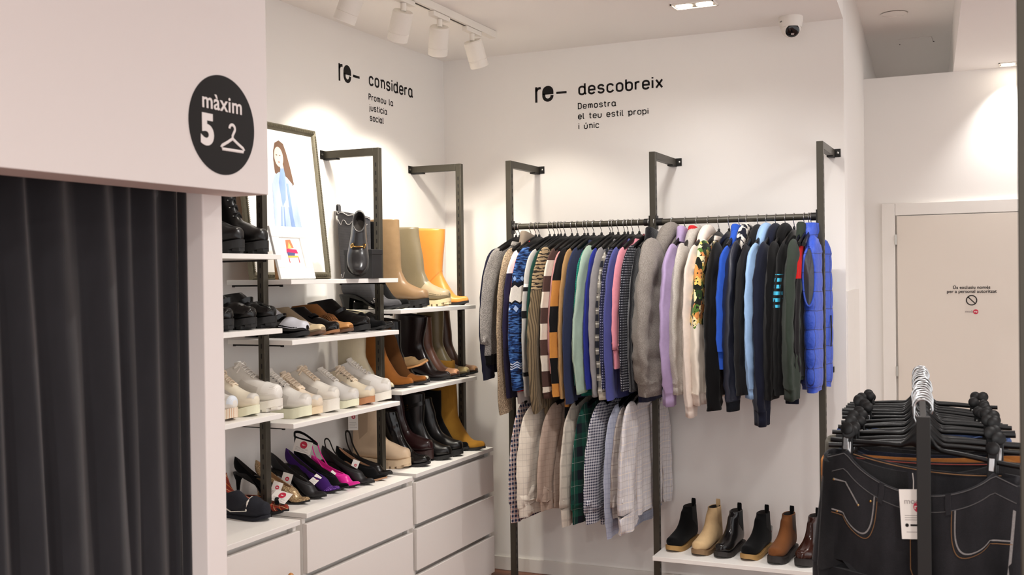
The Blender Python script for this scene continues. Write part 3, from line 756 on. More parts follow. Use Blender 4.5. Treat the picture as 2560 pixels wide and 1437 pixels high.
def sling(m, h, w=.007, lean=0.0):
    """slingback: a tall thin loop from the quarters round the missing heel counter"""
    def f(ctx):
        L = ctx['L']; p0 = surf(ctx, .80, 92, 0); p1 = surf(ctx, .80, -92, 0); hp = surf(ctx, 1.0, 180, 0)
        top = Vector((hp.x+.012+lean, 0, hp.z+h))
        pts = [p0, p0.lerp(top, .5)+Vector((-.012, .012, 0)), top+Vector((.004, .018, -.012)), top, top+Vector((.004, -.018, -.012)), p1.lerp(top, .5)+Vector((-.012, -.012, 0)), p1]
        P = [Vector(q) for q in cr([tuple(v) for v in pts], 30)]
        mb = MB(); mb.tube(P, w/2, 6, flat=(.35, 1)); mb.build('sling_strap', m, ctx['t'])
    return f
def tongue(m, i0=.62, i1=.95, a=34, lift=.012):
    def f(ctx):
        rows = []
        for k in range(9):
            u = k/8; i = min(1, i0+(i1-i0)*u)
            rows.append([surf(ctx, i, -a+2*a*j/8, .0015)+Vector((-.004*u, 0, lift*u*u)) for j in range(9)])
        MB().loft(rows, False, False, closed=False).loft([[p+Vector((-.004, 0, -.003)) for p in r] for r in rows], False, False, closed=False).build('tongue', m, ctx['t'], angle=80)
    return f
def eyelets(m, i0, i1, n, spread):
    def f(ctx):
        mb = MB()
        for k in range(n):
            i = i0+(i1-i0)*k/(n-1)
            for s in (1, -1):
                p = surf(ctx, i, s*spread, .002); mb.lathe([(.003, -.001), (.003, .001)], 8, p.x, p.y)
                for q in range(len(mb.v)-16, len(mb.v)): v = mb.v[q]; mb.v[q] = (v[0], v[1], v[2]+p.z)
        mb.build('eyelets', m, ctx['t'])
    return f
def buckle(m, i, j, w=.02, h=.016, r=.0016, name='buckle'):
    def f(ctx):
        p = surf(ctx, i, j, .004); a = (surf(ctx, i, j+6, .004)-surf(ctx, i, j-6, .004)).normalized(); b = (surf(ctx, i+.02, j, .004)-surf(ctx, i-.02, j, .004)).normalized()
        pts = [p+a*x*w/2+b*y*h/2 for x, y in ((-1, -1), (1, -1), (1, 1), (-1, 1), (-1, -1))]
        MB().tube(pts, r, 6).tube([p-a*w/2, p+a*w/2], r*.8, 6).build(name, m, ctx['t'])
    return f
GOLD = mat('gold_metal', (206, 166, 96), .25, metal=1.0, grain=.05)
LACEW = mat('white_lace', (236, 230, 220), .8, grain=.05, gscale=300); LACEC = mat('cream_lace', (226, 208, 184), .85, grain=.05, gscale=300)
LACEB = mat('black_lace', (16, 16, 17), .8, grain=.1, gscale=300)

# ---- combat boots and chunky loafers at the booth side
def combat(tip, label, rot):
    return shoe('combat_boot', label, tip, 1.669, rot, 'boot', 'round', .295, .235, (.44, .02), .15, LB, RUB, ts=.036, lug=1, welt=1.10, toe_h=1.1, heel=.006,
                laces=(LACEB, .44, .93, 7, 30, True, .0028), extra=[tongue(LB, .6, 1.0, 30, .03), eyelets(STEEL, .46, .95, 6, 34)], group='black lace-up combat boots')
combat((-2.435, 3.192), 'black lace-up combat boot with lug sole, nearer the upright', -2)
combat((-2.435, 3.054), 'black combat boot cut off by the booth panel, only its toe showing', -2)
LOAF = lambda tip, label: shoe('chunky_loafer', label, tip, 1.399, -3, 'low', 'round', .285, .075, upper=LB, sole=RUB, ts=.03, lug=1, welt=1.08, toe_h=1.15, shape=(.47, .33), heel=.008,
     extra=[strap(LB, [(.56, -95, .002), (.57, -45, .003), (.575, 0, .004), (.57, 45, .003), (.56, 95, .002)], .022, 'saddle_strap', .003), toecap(LBS, .3, 'apron')], group='chunky black loafers')
LOAF((-2.430, 3.226), 'chunky black loafer on the lug sole, the one touching the upright')
LOAF((-2.430, 3.110), 'chunky black loafer between the other two')
LOAF((-2.430, 2.983), 'chunky black loafer cut off by the booth panel, only its toe showing')
# ---- running shoe shelf
WL = leather('white_leather', (226, 221, 212), .42); CRL = leather('cream_leather', (226, 216, 194), .5)
MIDC = mat('pale_yellow_foam', (228, 226, 198), .6, grain=.04); MIDW = mat('white_foam', (232, 226, 214), .55, grain=.04)
shoe('running_shoe', 'chunky white running shoe with wavy sole, right end of its shelf', (-2.435, 3.261), 1.088, 0, 'sneaker', 'round', .30, upper=WL, sole=MIDW, ts=.034, lug=1, welt=1.1, lining=LINW,
     laces=(LACEW, .5, .88, 7, 26), extra=[tongue(WL), toecap(mat('white_mesh', (232, 228, 220), .8, bump=.3, bscale=900), .3, 'mesh_toe')], toe_h=1.1)
shoe('sneaker', 'cream low sneaker with pale yellow sole and swing tag beside the booth', (-2.435, 3.127), 1.088, 0, 'sneaker', 'round', .27, upper=CRL, sole=MIDC, ts=.026, welt=1.06, lining=LINW,
     laces=(LACEC, .5, .88, 6, 24), extra=[tongue(CRL), tag_card(lambda c: surf(c, .9, 0, .03)+Vector((-.055, -.02, .012)), .05, .075, (8, 14, 40))])
shoe('sneaker', 'white sneaker toe with ribbed gum edge cut off by the booth panel', (-2.435, 3.005), 1.088, 0, 'sneaker', 'round', .27, upper=WL, sole=mat('ribbed_sole', (226, 206, 180), .6, pattern=lambda n: n.mix(n.band(n.xyz()[1], .006, .3), rgb(232, 220, 200), rgb(206, 160, 120))), ts=.03, welt=1.06, lining=LINW,
     laces=(LACEW, .5, .88, 6, 24), extra=[toecap(mat('pale_blue_stripe', (216, 222, 228), .6, grain=.03), .16)])
# ---- flats in a row, second shelf
TA = suede('taupe_suede', (150, 132, 108)); BRS = suede('brown_suede', (134, 88, 48)); TANL = leather('tan_leather', (206, 150, 92), .4)
PENW = leather('pale_grey_leather', (206, 206, 212), .35); CREAMT = leather('cream_toe', (222, 200, 160), .4)
zb = 1.351
shoe('penny_loafer', 'black and white penny loafer, front of the row of flats', (-2.450, 3.463), zb, 2, 'low', 'round', .285, .07, upper=LBS, sole=RUB, ts=.012, welt=1.07, heel=.016, shape=(.44, .34), toe_h=1.15,
     extra=[toecap(PENW, .42, 'white_apron'), lambda c: patch(c, 'white_tongue', PENW, .62, .98, -62, 62, .0014, 10), strap(LBS, [(.5, -110, .002), (.535, -50, .003), (.545, 0, .004), (.535, 50, .003), (.5, 110, .002)], .02, 'penny_strap', .002), lambda c: patch(c, 'strap_slot', PENW, .535, .56, -16, 16, .0062, 3)])
shoe('loafer', 'taupe suede loafer with cream toe behind the black and white penny loafer', (-2.450, 3.569), zb, 3, 'low', 'square', .285, .075, upper=TA, sole=mat('leather_sole', (96, 66, 46), .5, grain=.08), ts=.008, heel=.018, shape=(.45, .33), extra=[toecap(CREAMT, .27)])
shoe('loafer', 'shiny black patent loafer with tassel bow in the row of flats', (-2.450, 3.673), zb, 3, 'low', 'round', .285, .078, upper=LBS, sole=mat('tan_edge', (150, 102, 64), .5, grain=.08), ts=.007, heel=.016, shape=(.46, .33), extra=[lambda c: patch(c, 'ribbon_bow', SB, .50, .60, -45, 45, .006, 6)])
def fringe(m):
    def f(c):
        mb = MB()
        for k in range(15):
            a = -62+124*k/14; p = surf(c, .56, a, .003); q = surf(c, .47, a*1.05, .009); e = surf(c, .385+.02*(k % 2), a*1.1, .003)
            mb.tube([p, q, e], .0042, 5, flat=(.4, 1))
        mb.build('fringe', m, c['t'])
    return f
shoe('fringed_loafer', 'brown suede loafer with fringe and tan toe', (-2.450, 3.770), zb, 3, 'low', 'square', .285, .088, upper=BRS, sole=mat('leather_sole'), ts=.007, heel=.016, shape=(.44, .36), extra=[toecap(TANL, .33), fringe(BRS)])
shoe('loafer', 'black leather loafer behind the brown fringed one', (-2.450, 3.906), zb, 3, 'low', 'round', .30, .095, upper=LB, sole=RUB, ts=.018, heel=.008, welt=1.08, shape=(.42, .38), extra=[toecap(LBS, .3, 'apron'), strap(LB, [(.55, -100, .002), (.565, -45, .003), (.57, 0, .004), (.565, 45, .003), (.55, 100, .002)], .02, 'saddle_strap', .002)])
shoe('slingback_flat', 'black square-toe slingback flat with standing heel strap', (-2.450, 4.033), zb, 4, 'low', 'square', .265, .045, upper=SB, sole=RUB, ts=.006, shape=(.60, .22), extra=[sling(SB, .05, .007)])
shoe('pointed_flat', 'black pointed flat, last of the row by the middle upright', (-2.450, 4.108), zb, 8, 'low', 'point', .265, .05, upper=LB, sole=RUB, ts=.006, shape=(.66, .2))
# ---- white and cream sneakers, third shelf
zs = 1.040
GUM = mat('gum_sole', (182, 126, 86), .6, grain=.05); BEC = mat('beige_canvas', (222, 206, 184), .9, bump=.25, bscale=900, grain=.06); OFF = leather('off_white_leather', (230, 224, 212), .45)
shoe('sneaker', 'thick-soled white sneaker with dark eyelets, first past the upright', (-2.440, 3.454), zs, 0, 'sneaker', 'round', .295, upper=WL, sole=MIDC, ts=.034, welt=1.06, lining=LINW, laces=(LACEW, .5, .86, 6, 24, False), extra=[tongue(WL, lift=.02), eyelets(BLACKP, .5, .86, 6, 28)])
shoe('sneaker', 'beige canvas sneaker with big looped bow laces', (-2.440, 3.529), zs, 0, 'sneaker', 'round', .28, upper=BEC, sole=mat('beige_sole', (226, 204, 172), .7, grain=.05), ts=.024, welt=1.04, lining=LINW, laces=(LACEC, .46, .9, 7, 28, True, .0048), extra=[tongue(BEC, lift=.02)])
shoe('platform_sneaker', 'white platform sneaker in the middle of the row', (-2.440, 3.647), zs, 0, 'sneaker', 'round', .285, upper=OFF, sole=MIDW, ts=.042, welt=1.07, lining=LINW, laces=(LACEC, .48, .9, 7, 25, True, .003), extra=[tongue(OFF, lift=.014)], toe_h=1.05)
shoe('sneaker', 'low white sneaker between the platform and the gum-soled one', (-2.440, 3.792), zs, 0, 'sneaker', 'round', .285, upper=leather('cool_white_leather', (214, 210, 204), .4), sole=MIDC, ts=.024, welt=1.05, lining=LINW, laces=(LACEW, .5, .9, 7, 25, False), extra=[tongue(WL)])
shoe('sneaker', 'cream sneaker with a brown gum sole', (-2.440, 3.917), zs, 0, 'sneaker', 'round', .275, upper=mat('cream_canvas', (224, 210, 184), .8, grain=.05, bump=.15, bscale=800), sole=GUM, ts=.022, welt=1.04, lining=LINW, laces=(LACEC, .46, .92, 7, 27, True, .003), extra=[tongue(BEC, lift=.016), eyelets(BLACKP, .48, .9, 6, 31)])
shoe('sneaker', 'large white leather sneaker, last of the row in front of the upright', (-2.440, 4.055), zs, 6, 'sneaker', 'round', .31, upper=leather('bright_white_leather', (226, 222, 216), .4), sole=MIDW, ts=.03, welt=1.06, lining=LINW, laces=(LACEW, .46, .92, 7, 25, False), extra=[tongue(WL, lift=.016)], toe_h=1.1)
# ---- tall boots, first corner shelf
zc = 1.437
def denim_black(n): return n.mix(n.band(n.xyz()[2], .004, .4), rgb(58, 57, 60), rgb(84, 83, 86))
DNB = mat('black_denim', pattern=denim_black, rough=.95, grain=.25, gscale=45)
FRAY = mat('frayed_thread', (188, 184, 182), .9, grain=.2)
def frays(c):
    r = random.Random(5)
    for i, j0, j1 in ((.93, -150, -20), (.99, -170, 0), (.33, -115, -20), (.66, -150, -40)):
        mb = MB(); prev = None; pts = []
        for k in range(28): pts.append(surf(c, min(1, i+.012*math.sin(k*.9)+.008*r.random()), j0+(j1-j0)*k/27, .0022))
        mb.tube(pts, .0016, 5); mb.build('frayed_edge', FRAY, c['t'])
shoe('cowboy_boot', 'black denim cowboy boot with frayed white edges', (-2.450, 4.173), zc, 2, 'boot', 'point', .305, .385, (.50, -.04), .17, DNB, LB, heel=.06, heeltaper=.62, heelx=.2, ts=.006, heelmat=LB, extra=[frays, pull_tab(DNB, .03, .026)])
shoe('tall_boot', 'black suede tall boot squeezed between the denim and taupe boots', (-2.450, 4.248), zc, 4, 'boot', 'point', .285, .38, (.49, -.02), .17, SB, RUB, heel=.02, ts=.008)
TAL = leather('taupe_leather', (138, 110, 80), .35); TAS = suede('taupe_brown_suede', (142, 116, 86)); OLV = leather('olive_leather', (122, 110, 86), .3); ORG = leather('orange_leather', (228, 146, 66), .35)
def shaft(m, i0=.56, name='shaft_panel'):
    def f(c): patch(c, name, m, i0, .995, -179, 179, .0009, 26)
    return f
shoe('tall_boot', 'taupe tall boot with suede shaft and black lug sole', (-2.450, 4.424), zc, 0, 'boot', 'round', .29, .385, (.47, -.05), .16, TAL, RUB, ts=.03, lug=1, welt=1.07, heel=.006, extra=[shaft(TAS)], toe_h=1.05)
shoe('tall_boot', 'olive-grey tall boot with cream lug sole and slouched shaft', (-2.450, 4.644), zc, 0, 'boot', 'round', .285, .36, (.40, -.16), .17, OLV, mat('cream_rubber', (206, 188, 150), .6, grain=.06), ts=.026, lug=1, welt=1.06, heel=.004, extra=[toecap(leather('olive_pale', (170, 152, 122), .4), .42)], toe_h=1.05)
shoe('tall_boot', 'bright orange-tan tall boot with pointed toe', (-2.450, 4.839), zc, 0, 'boot', 'point', .29, .375, (.56, -.08), .2, ORG, RUB, ts=.008, heel=.012, extra=[lambda c: patch(c, 'ankle_seam', leather('orange_seam', (214, 130, 56), .4), .60, .615, -90, 90, .001, 10)])
# ---- pointed ankle boots, second corner shelf
zd = 1.077
TSU = suede('tan_suede', (140, 86, 38)); DSU = suede('dark_brown_suede', (86, 54, 26)); ESP = leather('espresso_leather', (30, 21, 20), .25); CHE = leather('chestnut_leather', (108, 70, 52), .4); KHA = leather('khaki_leather', (122, 108, 76), .4); BRN = leather('brown_leather', (80, 54, 38), .42)
HB = mat('stacked_heel', (40, 28, 24), .5, grain=.1)
CREAMSL = leather('cream_slouch_leather', (206, 196, 168), .45)
shoe('tall_boot', 'cream slouch boot behind the tan suede boot and the middle upright', (-2.445, 4.092), zd, 6, 'boot', 'point', .27, .33, (.52, .0), .19, CREAMSL, RUB, ts=.006, heel=.03, heelmat=HB)
shoe('ankle_boot', 'tan suede ankle boot with pull tab, front of the pointed boots', (-2.445, 4.261), zd, 0, 'boot', 'point', .30, .235, (.40, -.13), .17, TSU, RUB, ts=.006, heel=.045, heelmat=HB, heeltaper=.85, extra=[pull_tab(TSU, .014, .022)], toe_h=1.1)
shoe('ankle_boot', 'dark brown suede ankle boot second in the row of pointed boots', (-2.445, 4.389), zd, 1, 'boot', 'point', .29, .265, (.44, .03), .17, DSU, RUB, ts=.006, heel=.04, heelmat=HB, extra=[toecap(TSU, .3)])
shoe('ankle_boot', 'black ankle boot with silver toe behind the dark brown suede one', (-2.445, 4.416), zd, 6, 'boot', 'point', .285, .28, (.50, .03), .18, LB, RUB, ts=.006, heel=.03, heelmat=HB, extra=[toecap(leather('silver_leather', (170, 160, 140), .25, metal=.4), .26)])
shoe('mule', 'beige pointed mule propped up behind the espresso boot', (-2.450, 4.433), 1.112, 10, 'pump', 'point', .25, upper=suede('beige_suede', (156, 128, 90)), sole=TANL, lining=LINT, ts=.004, heel=.0, tilt=(0, math.radians(-14), math.radians(10)))
shoe('ankle_boot', 'espresso leather ankle boot with square shaft', (-2.445, 4.624), zd, 0, 'boot', 'point', .29, .295, (.58, -.03), .19, ESP, RUB, ts=.007, heel=.03, heelmat=HB)
shoe('ankle_boot', 'chestnut ankle boot with pale pink toe', (-2.445, 4.713), zd, 3, 'boot', 'square', .28, .285, (.48, .02), .16, CHE, RUB, ts=.006, heel=.03, heelmat=HB, extra=[toecap(leather('pink_tan_leather', (206, 152, 112), .4), .24)])
shoe('ankle_boot', 'khaki ankle boot, tallest of the pointed boots', (-2.445, 4.822), zd, 2, 'boot', 'square', .28, .325, (.52, -.01), .18, KHA, RUB, ts=.006, heel=.03, heelmat=HB, extra=[toecap(leather('pale_khaki_leather', (190, 172, 120), .4), .22)])
shoe('ankle_boot', 'brown ankle boot with paler toe, end of the shelf', (-2.445, 4.917), zd, 2, 'boot', 'square', .275, .305, (.45, .02), .16, BRN, RUB, ts=.006, heel=.03, heelmat=HB, extra=[toecap(leather('fawn_leather', (166, 124, 84), .4), .24)])
# ---- ankle boots on the corner chest
ze = .716
BEI = leather('beige_leather', (206, 180, 150), .45)
shoe('chelsea_boot', 'beige chunky chelsea boot with a long swing tag, on the corner chest', (-2.448, 4.231), ze, 4, 'boot', 'round', .29, .225, (.45, .02), .15, BEI, mat('beige_sole2', (196, 172, 142), .6, grain=.06), ts=.032, lug=1, welt=1.08, heel=.006, lining=LINT,
     extra=[pull_tab(BEI, .03, .02), gore(mat('beige_elastic', (180, 156, 130), .9, bump=.3, bscale=500)), tag_card(lambda c: surf(c, .97, -120, .012)+Vector((.0, -.004, .01)), .045, .095, (0, 0, 24))], toe_h=1.1)
shoe('ankle_boot', 'glossy black square-toe ankle boot beside the beige boot', (-2.386, 4.297), ze, 2, 'boot', 'square', .29, .22, (.44, .03), .15, leather('black_glossy', (13, 12, 12), .16), RUB, ts=.007, heel=.03, heelmat=HB)
shoe('platform_boot', 'dark burgundy platform boot behind the glossy black one', (-2.442, 4.435), ze, 4, 'boot', 'round', .285, .30, (.42, -.06), .16, leather('burgundy_leather', (40, 20, 20), .28), mat('burgundy_sole', (44, 24, 22), .4, grain=.06), ts=.04, welt=1.05, heel=.035, toe_h=1.15)
shoe('buckled_boot', 'black ankle boot with gold-rimmed buckles', (-2.376, 4.495), ze, 2, 'boot', 'round', .285, .29, (.52, .02), .17, LB, RUB, ts=.012, heel=.02, welt=1.06, extra=[strap(LB, [(.85, -150, .002), (.85, -90, .003), (.85, -40, .003), (.85, 0, .003)], .018, 'buckle_strap', .002), buckle(GOLD, .85, -95, .026, .024), buckle(GOLD, .70, -95, .02, .018), pull_tab(LB, .022, .02)])
shoe('ankle_boot', 'plain black ankle boot with rounded shiny toe, front of the cowboy boot', (-2.373, 4.605), ze, 2, 'boot', 'round', .28, .245, (.42, .06), .14, LB, RUB, ts=.022, welt=1.07, heel=.012, extra=[lambda c: patch(c, 'inner_label', PAPER, .985, .995, 60, 175, -.001, 4)])
shoe('cowboy_boot', 'black cowboy boot with scalloped top and pull tab on the corner chest', (-2.416, 4.753), ze, 4, 'boot', 'point', .29, .275, (.50, .0), .18, SB, RUB, ts=.007, heel=.03, heelmat=HB, extra=[pull_tab(SB, .03, .026)])
CAM = suede('camel_suede', (158, 114, 44))
shoe('tall_boot', 'camel suede over-knee boot, tallest on the corner chest', (-2.344, 4.792), ze, 0, 'boot', 'point', .30, .42, (.46, -.14), .18, CAM, RUB, ts=.007, heel=.028, heelmat=HB, toe_h=1.05)

# ---- heels on the middle chest
zm = .712
def glitter(base, hi):
    def f(n):
        q = n.new('ShaderNodeTexVoronoi'); q.inputs['Scale'].default_value = 520; n.l.new(n.coord(), q.inputs[0])
        return n.ramp(q.outputs['Color'], [(.25, rgb(*base)), (.6, rgb(*base)), (.85, rgb(*hi))])
    return f
GLG = mat('gold_glitter', pattern=glitter((150, 122, 88), (250, 228, 180)), rough=.35, metal=.4)
PUR = suede('purple_suede', (58, 26, 92)); PURG = mat('purple_glitter', pattern=glitter((66, 28, 110), (190, 130, 240)), rough=.35, metal=.2)
PNK = mat('pink_satin', (226, 26, 150), .35, grain=.06, sheen=.2); NUD = mat('nude_insole', (168, 128, 96), .6, grain=.05)
def pump(label, tip, upper, rot=0, heel=.085, L=.235, name='pump', lining=LINB, extra=None, hm=None, **k):
    return shoe(name, label, tip, zm, rot, 'pump', 'point', L, upper=upper, sole=k.pop('sole', LB), lining=lining, ts=.004, heel=heel, heelx=.14, heeltaper=.26, heelmat=hm or upper, extra=extra, sag=.05, welt=.98, **k)
pump('black suede stiletto pump standing behind the left upright', (-2.520, 3.429), SB, 4, .10, .25)
pump('gold glitter pump with a swing tag, just right of the upright', (-2.428, 3.425), GLG, 0, .09, .25, lining=LINT, extra=[tag_card(lambda c: surf(c, .62, -60, .012)+Vector((-.03, -.012, .03)), .04, .06, (-20, 16, 14))])
pump('plain black pump with a swing tag between the gold and purple ones', (-2.424, 3.530), mat('black_satin', (22, 21, 23), .5, grain=.08), 0, .10, .26, extra=[tag_card(lambda c: surf(c, .70, -80, .010)+Vector((-.02, -.008, .03)), .042, .062, (-14, 14, 14))])
pump('purple pump with glittering toe', (-2.434, 3.643), PUR, 0, .10, .26, extra=[toecap(PURG, .36, 'glitter_toe'), tag_card(lambda c: surf(c, .55, -20, .006)+Vector((-.03, 0, .018)), .03, .045, (-50, 30, 0))])
pump('black ankle-strap heel with a big swing tag on the strap', (-2.438, 3.710), SB, 0, .10, .26, name='strapped_heel', extra=[loop_strap(SB, .085, .011), tag_card(lambda c: surf(c, 1.0, 180, 0)+Vector((.075, -.035, .03)), .078, .052, (-10, 14, 12))])
pump('hot pink satin slingback with pointed toe', (-2.422, 3.770), PNK, 0, .06, .235, name='slingback_heel', lining=mat('pink_lining', (214, 40, 140), .6, grain=.05), extra=[sling(PNK, .06, .007), tag_card(lambda c: surf(c, .66, -60, .004)+Vector((-.02, 0, .014)), .022, .05, (-40, 38, 10))])
pump('black slingback heel right of the pink one', (-2.398, 3.843), mat('black_satin'), 0, .085, .255, name='slingback_heel', lining=LINB, extra=[sling(LB, .03, .008, .01)])
pump('black slingback heel with tan inside and a small tag', (-2.399, 3.945), SB, 0, .07, .25, name='slingback_heel', lining=NUD, sole=NUD, extra=[tag_card(lambda c: surf(c, .68, -70, .006)+Vector((-.02, -.006, .03)), .03, .06, (-10, 20, 20))])
pump('black slingback heel with a wide strap loop, last of the heels', (-2.430, 4.042), LB, 4, .05, .24, name='slingback_heel', extra=[sling(LB, .075, .011, .01)])
# ---- tartan flats and folded navy piece on the booth side chest
def tartan(n):
    x, y, z = n.xyz(); u = n.m('ADD', x, n.m('MULTIPLY', z, .6)); v = n.m('ADD', y, n.m('MULTIPLY', z, .8))
    c = rgb(22, 16, 15)
    for a in (u, v):
        c2 = n.mix(n.m('MULTIPLY', n.band(a, .052, .36), .5), c, rgb(176, 52, 22)); c3 = n.mix(n.band(a, .052, .06, .42), c2, rgb(206, 120, 40)); c = n.mix(n.band(a, .052, .035, .8), c3, rgb(214, 190, 140))
    return c
TART = mat('tartan_cloth', pattern=tartan, rough=.9, bump=.2, bscale=500, sheen=.1)
NAVYC = mat('navy_cloth', (20, 21, 30), .9, grain=.12, bump=.2, bscale=400)
zt_ = .700
shoe('tartan_slipper', 'red and black tartan bootie leaning behind the navy one', (-2.53, 3.21), zt_, -4, 'boot', 'round', .26, .10, (.55, -.02), .16, TART, RUB, ts=.006, heel=.02, toe_h=1.3)
shoe('tartan_flat', 'tartan flat with gathered toe, white tag lying on it', (-2.436, 3.301), zt_, 4, 'low', 'point', .25, .05, upper=TART, sole=RUB, ts=.005, shape=(.6, .2), toe_h=1.1,
     extra=[tag_card(lambda c: (.215, .035, .075), .075, .055, (-58, 10, -4)), lambda c: MB().tube([(.215, -.02, .045), (.20, 0, .052), (.215, .02, .045)], .009, 8).build('bow_knot', SB, c['t'])])
def stripe_edge(c):
    mb = MB(); mb.tube([surf(c, .36, -100, .001), surf(c, .38, -60, .002), surf(c, .4, -10, .002), surf(c, .42, 40, .002)], .004, 6, flat=(.4, 1)); mb.tube([surf(c, .36, -100, .001), surf(c, .55, -105, .002), surf(c, .8, -110, .002)], .004, 6, flat=(.4, 1)); mb.build('white_piping', LACEW, c['t'])
shoe('slipper', 'padded navy slipper with white piping beside the booth panel', (-2.435, 3.181), zt_, -4, 'low', 'round', .25, .06, upper=NAVYC, sole=NAVYC, ts=.008, toe_h=1.5, shape=(.44, .36), welt=1.0, extra=[stripe_edge])
# ---- black leather loafer shown on a black box
bx = thing('display_box', 'black box propping up the single loafer on the picture shelf', 'box', ((-2.5243+-2.3405)/2, 3.862, 1.577))
MB().box(-.085, .052, -.04, .04, 0, .118).build('box_body', mat('black_card', (30, 29, 30), .5, grain=.06), bx, smooth=False, bevel=.002)
MB().box(-.087, .054, -.042, .042, .100, .122).build('box_lid', mat('black_card'), bx, smooth=False, bevel=.002)
def bit(c):
    mb = MB(); P = [surf(c, .54, a, .006) for a in (-52, -38, -26)]; Q = [surf(c, .54, a, .006) for a in (52, 38, 26)]
    mb.tube([surf(c, .54, a, .007) for a in range(-28, 29, 7)], .003, 8)
    for s in (-1, 1):
        p = surf(c, .54, s*40, .006); mb.tube([p+Vector((.009*math.cos(a), s*.004*math.sin(a)*0+.009*math.sin(a)*.5, .007*math.sin(a))) for a in [2*PI*k/14 for k in range(15)]], .0026, 6)
    mb.build('snaffle_bit', GOLD, c['t'])
lf = shoe('snaffle_loafer', 'black leather loafer with gold snaffle bit leaning against the black box', (-2.40, 3.70), 1.577, -78, 'low', 'round', .275, .075, upper=leather('dark_grey_leather', (40, 39, 40), .3), sole=RUB, ts=.008, heel=.012, shape=(.46, .33), toe_h=1.1,
     extra=[bit, lambda c: patch(c, 'insole_print', GOLD, .97, .99, -20, 20, -.01, 3)])
_d = Vector((.27, -.50, -.83)).normalized(); _u = Vector((.46, -.68, .50)); _u = (_u-_d*_u.dot(_d)).normalized(); _y = _u.cross(_d)
lf.rotation_euler = Matrix((_d, _y, _u)).transposed().to_euler()
lf.location = Vector((-2.3757, 3.70, 1.584))-_d*.268
# ---- chelsea boots along the low shelf, toes to the camera
zr = .286
GO = mat('black_elastic', (20, 20, 20), .9, bump=.3, bscale=500, grain=.1); GOB = mat('brown_elastic', (70, 56, 48), .9, bump=.3, bscale=500, grain=.1); GOT = mat('sand_elastic', (176, 146, 106), .9, bump=.3, bscale=500, grain=.1)
CREPE = mat('crepe_sole', (160, 124, 72), .7, grain=.08); CREPB = mat('brown_crepe', (126, 98, 68), .7, grain=.08)
SAND = suede('sand_suede', (196, 166, 124)); BROWN = suede('cocoa_suede', (108, 66, 36)); DKB = leather('dark_brown_polished', (54, 30, 24), .16); DBR = mat('dark_sole', (34, 28, 26), .6, grain=.08)
for lab, tip, up, so, el, ro, k in (
  ('black suede chelsea boot with pale crepe sole, left end of the low shelf', (-1.418, 4.833), SB, CREPE, GO, -103, {}),
  ('sand suede chelsea boot on the low shelf', (-1.288, 4.807), SAND, CREPB, GOT, -102, {'pt': SAND}),
  ('black leather chelsea boot on the low shelf', (-1.182, 4.804), leather('black_smooth', (20, 18, 18), .22), DBR, GO, -101, {}),
  ('black suede chelsea boot with tan crepe sole and price tag behind it', (-1.063, 4.807), SB, CREPE, GO, -103, {'tg': 1}),
  ('brown suede chelsea boot with thick dark sole', (-0.936, 4.786), BROWN, DBR, GOB, -101, {'big': 1}),
  ('polished dark brown leather chelsea boot half hidden by the jeans', (-0.816, 4.784), DKB, DBR, GO, -100, {'big': 1})):
    ex = [gore(el, .62, .99, 62), pull_tab(k.get('pt', SB), .026, .018)]
    if 'tg' in k: ex.append(tag_card(lambda c: surf(c, .8, 150, .006), .03, .08, (0, 6, 60)))
    shoe('chelsea_boot', lab, tip, zr, ro, 'boot', 'round', .258, .155 if up is not SAND else .165, (.40, .07), .118, up, so, ts=.018 if 'big' not in k else .026, welt=1.08, heel=.014, heelx=.26, extra=ex, group='chelsea boots on the low shelf')

# ------------------------------------------------------------------ hangers and clothes
def make_hanger(label):
    t = thing('clothes_hanger', label, 'hanger')
    h = MB(); r = .0185
    pts = [(0, r*math.cos(math.radians(a)), r*math.sin(math.radians(a))) for a in range(-35, 196, 15)]
    pts += [(0, -.014, -.017), (0, -.004, -.027), (0, .001, -.036), (0, 0, -.05)]
    h.tube([Vector(p) for p in pts], .0017, 8).build('hook', CHROME, t)
    b = MB(); rings = []
    for k in range(-16, 17):
        u = k/16; y = .205*u; a = abs(u)
        zt = -.048-.068*a**1.25; hh = .044*(1-a)**1.6+.020; tx = .0045+.0045*smooth(.35, 1, a)
        rings.append([(tx*math.cos(q)*1.0, y, zt-hh/2+hh/2*math.sin(q)) for q in [2*PI*i/12 for i in range(12)]])
    b.loft(rings).build('shoulder_bar', BLACKP, t)
    MB().lathe([(.006, -.055), (.006, -.044), (.003, -.040)], 12).build('hook_socket', BLACKP, t)
    return t
HANG = [None]
def hanger(x, z, rz, label, group):
    if HANG[0] is None:
        HANG[0] = make_hanger(label); o = HANG[0]; o.location = (x, RY, z); o.rotation_euler = (0, 0, rz)
    else: o = clone(HANG[0], (x, RY, z), rz, label)
    o['group'] = group
    return o
def fabric(name, col=(120, 120, 120), pattern=None, grain=.10, gs=60, bump=.25, bs=420, sheen=.08, rough=.92, stretch=None):
    return mat(name, col, rough, pattern=pattern, grain=grain, gscale=gs, bump=bump, bscale=bs, sheen=sheen, spec=.12, stretch=stretch)
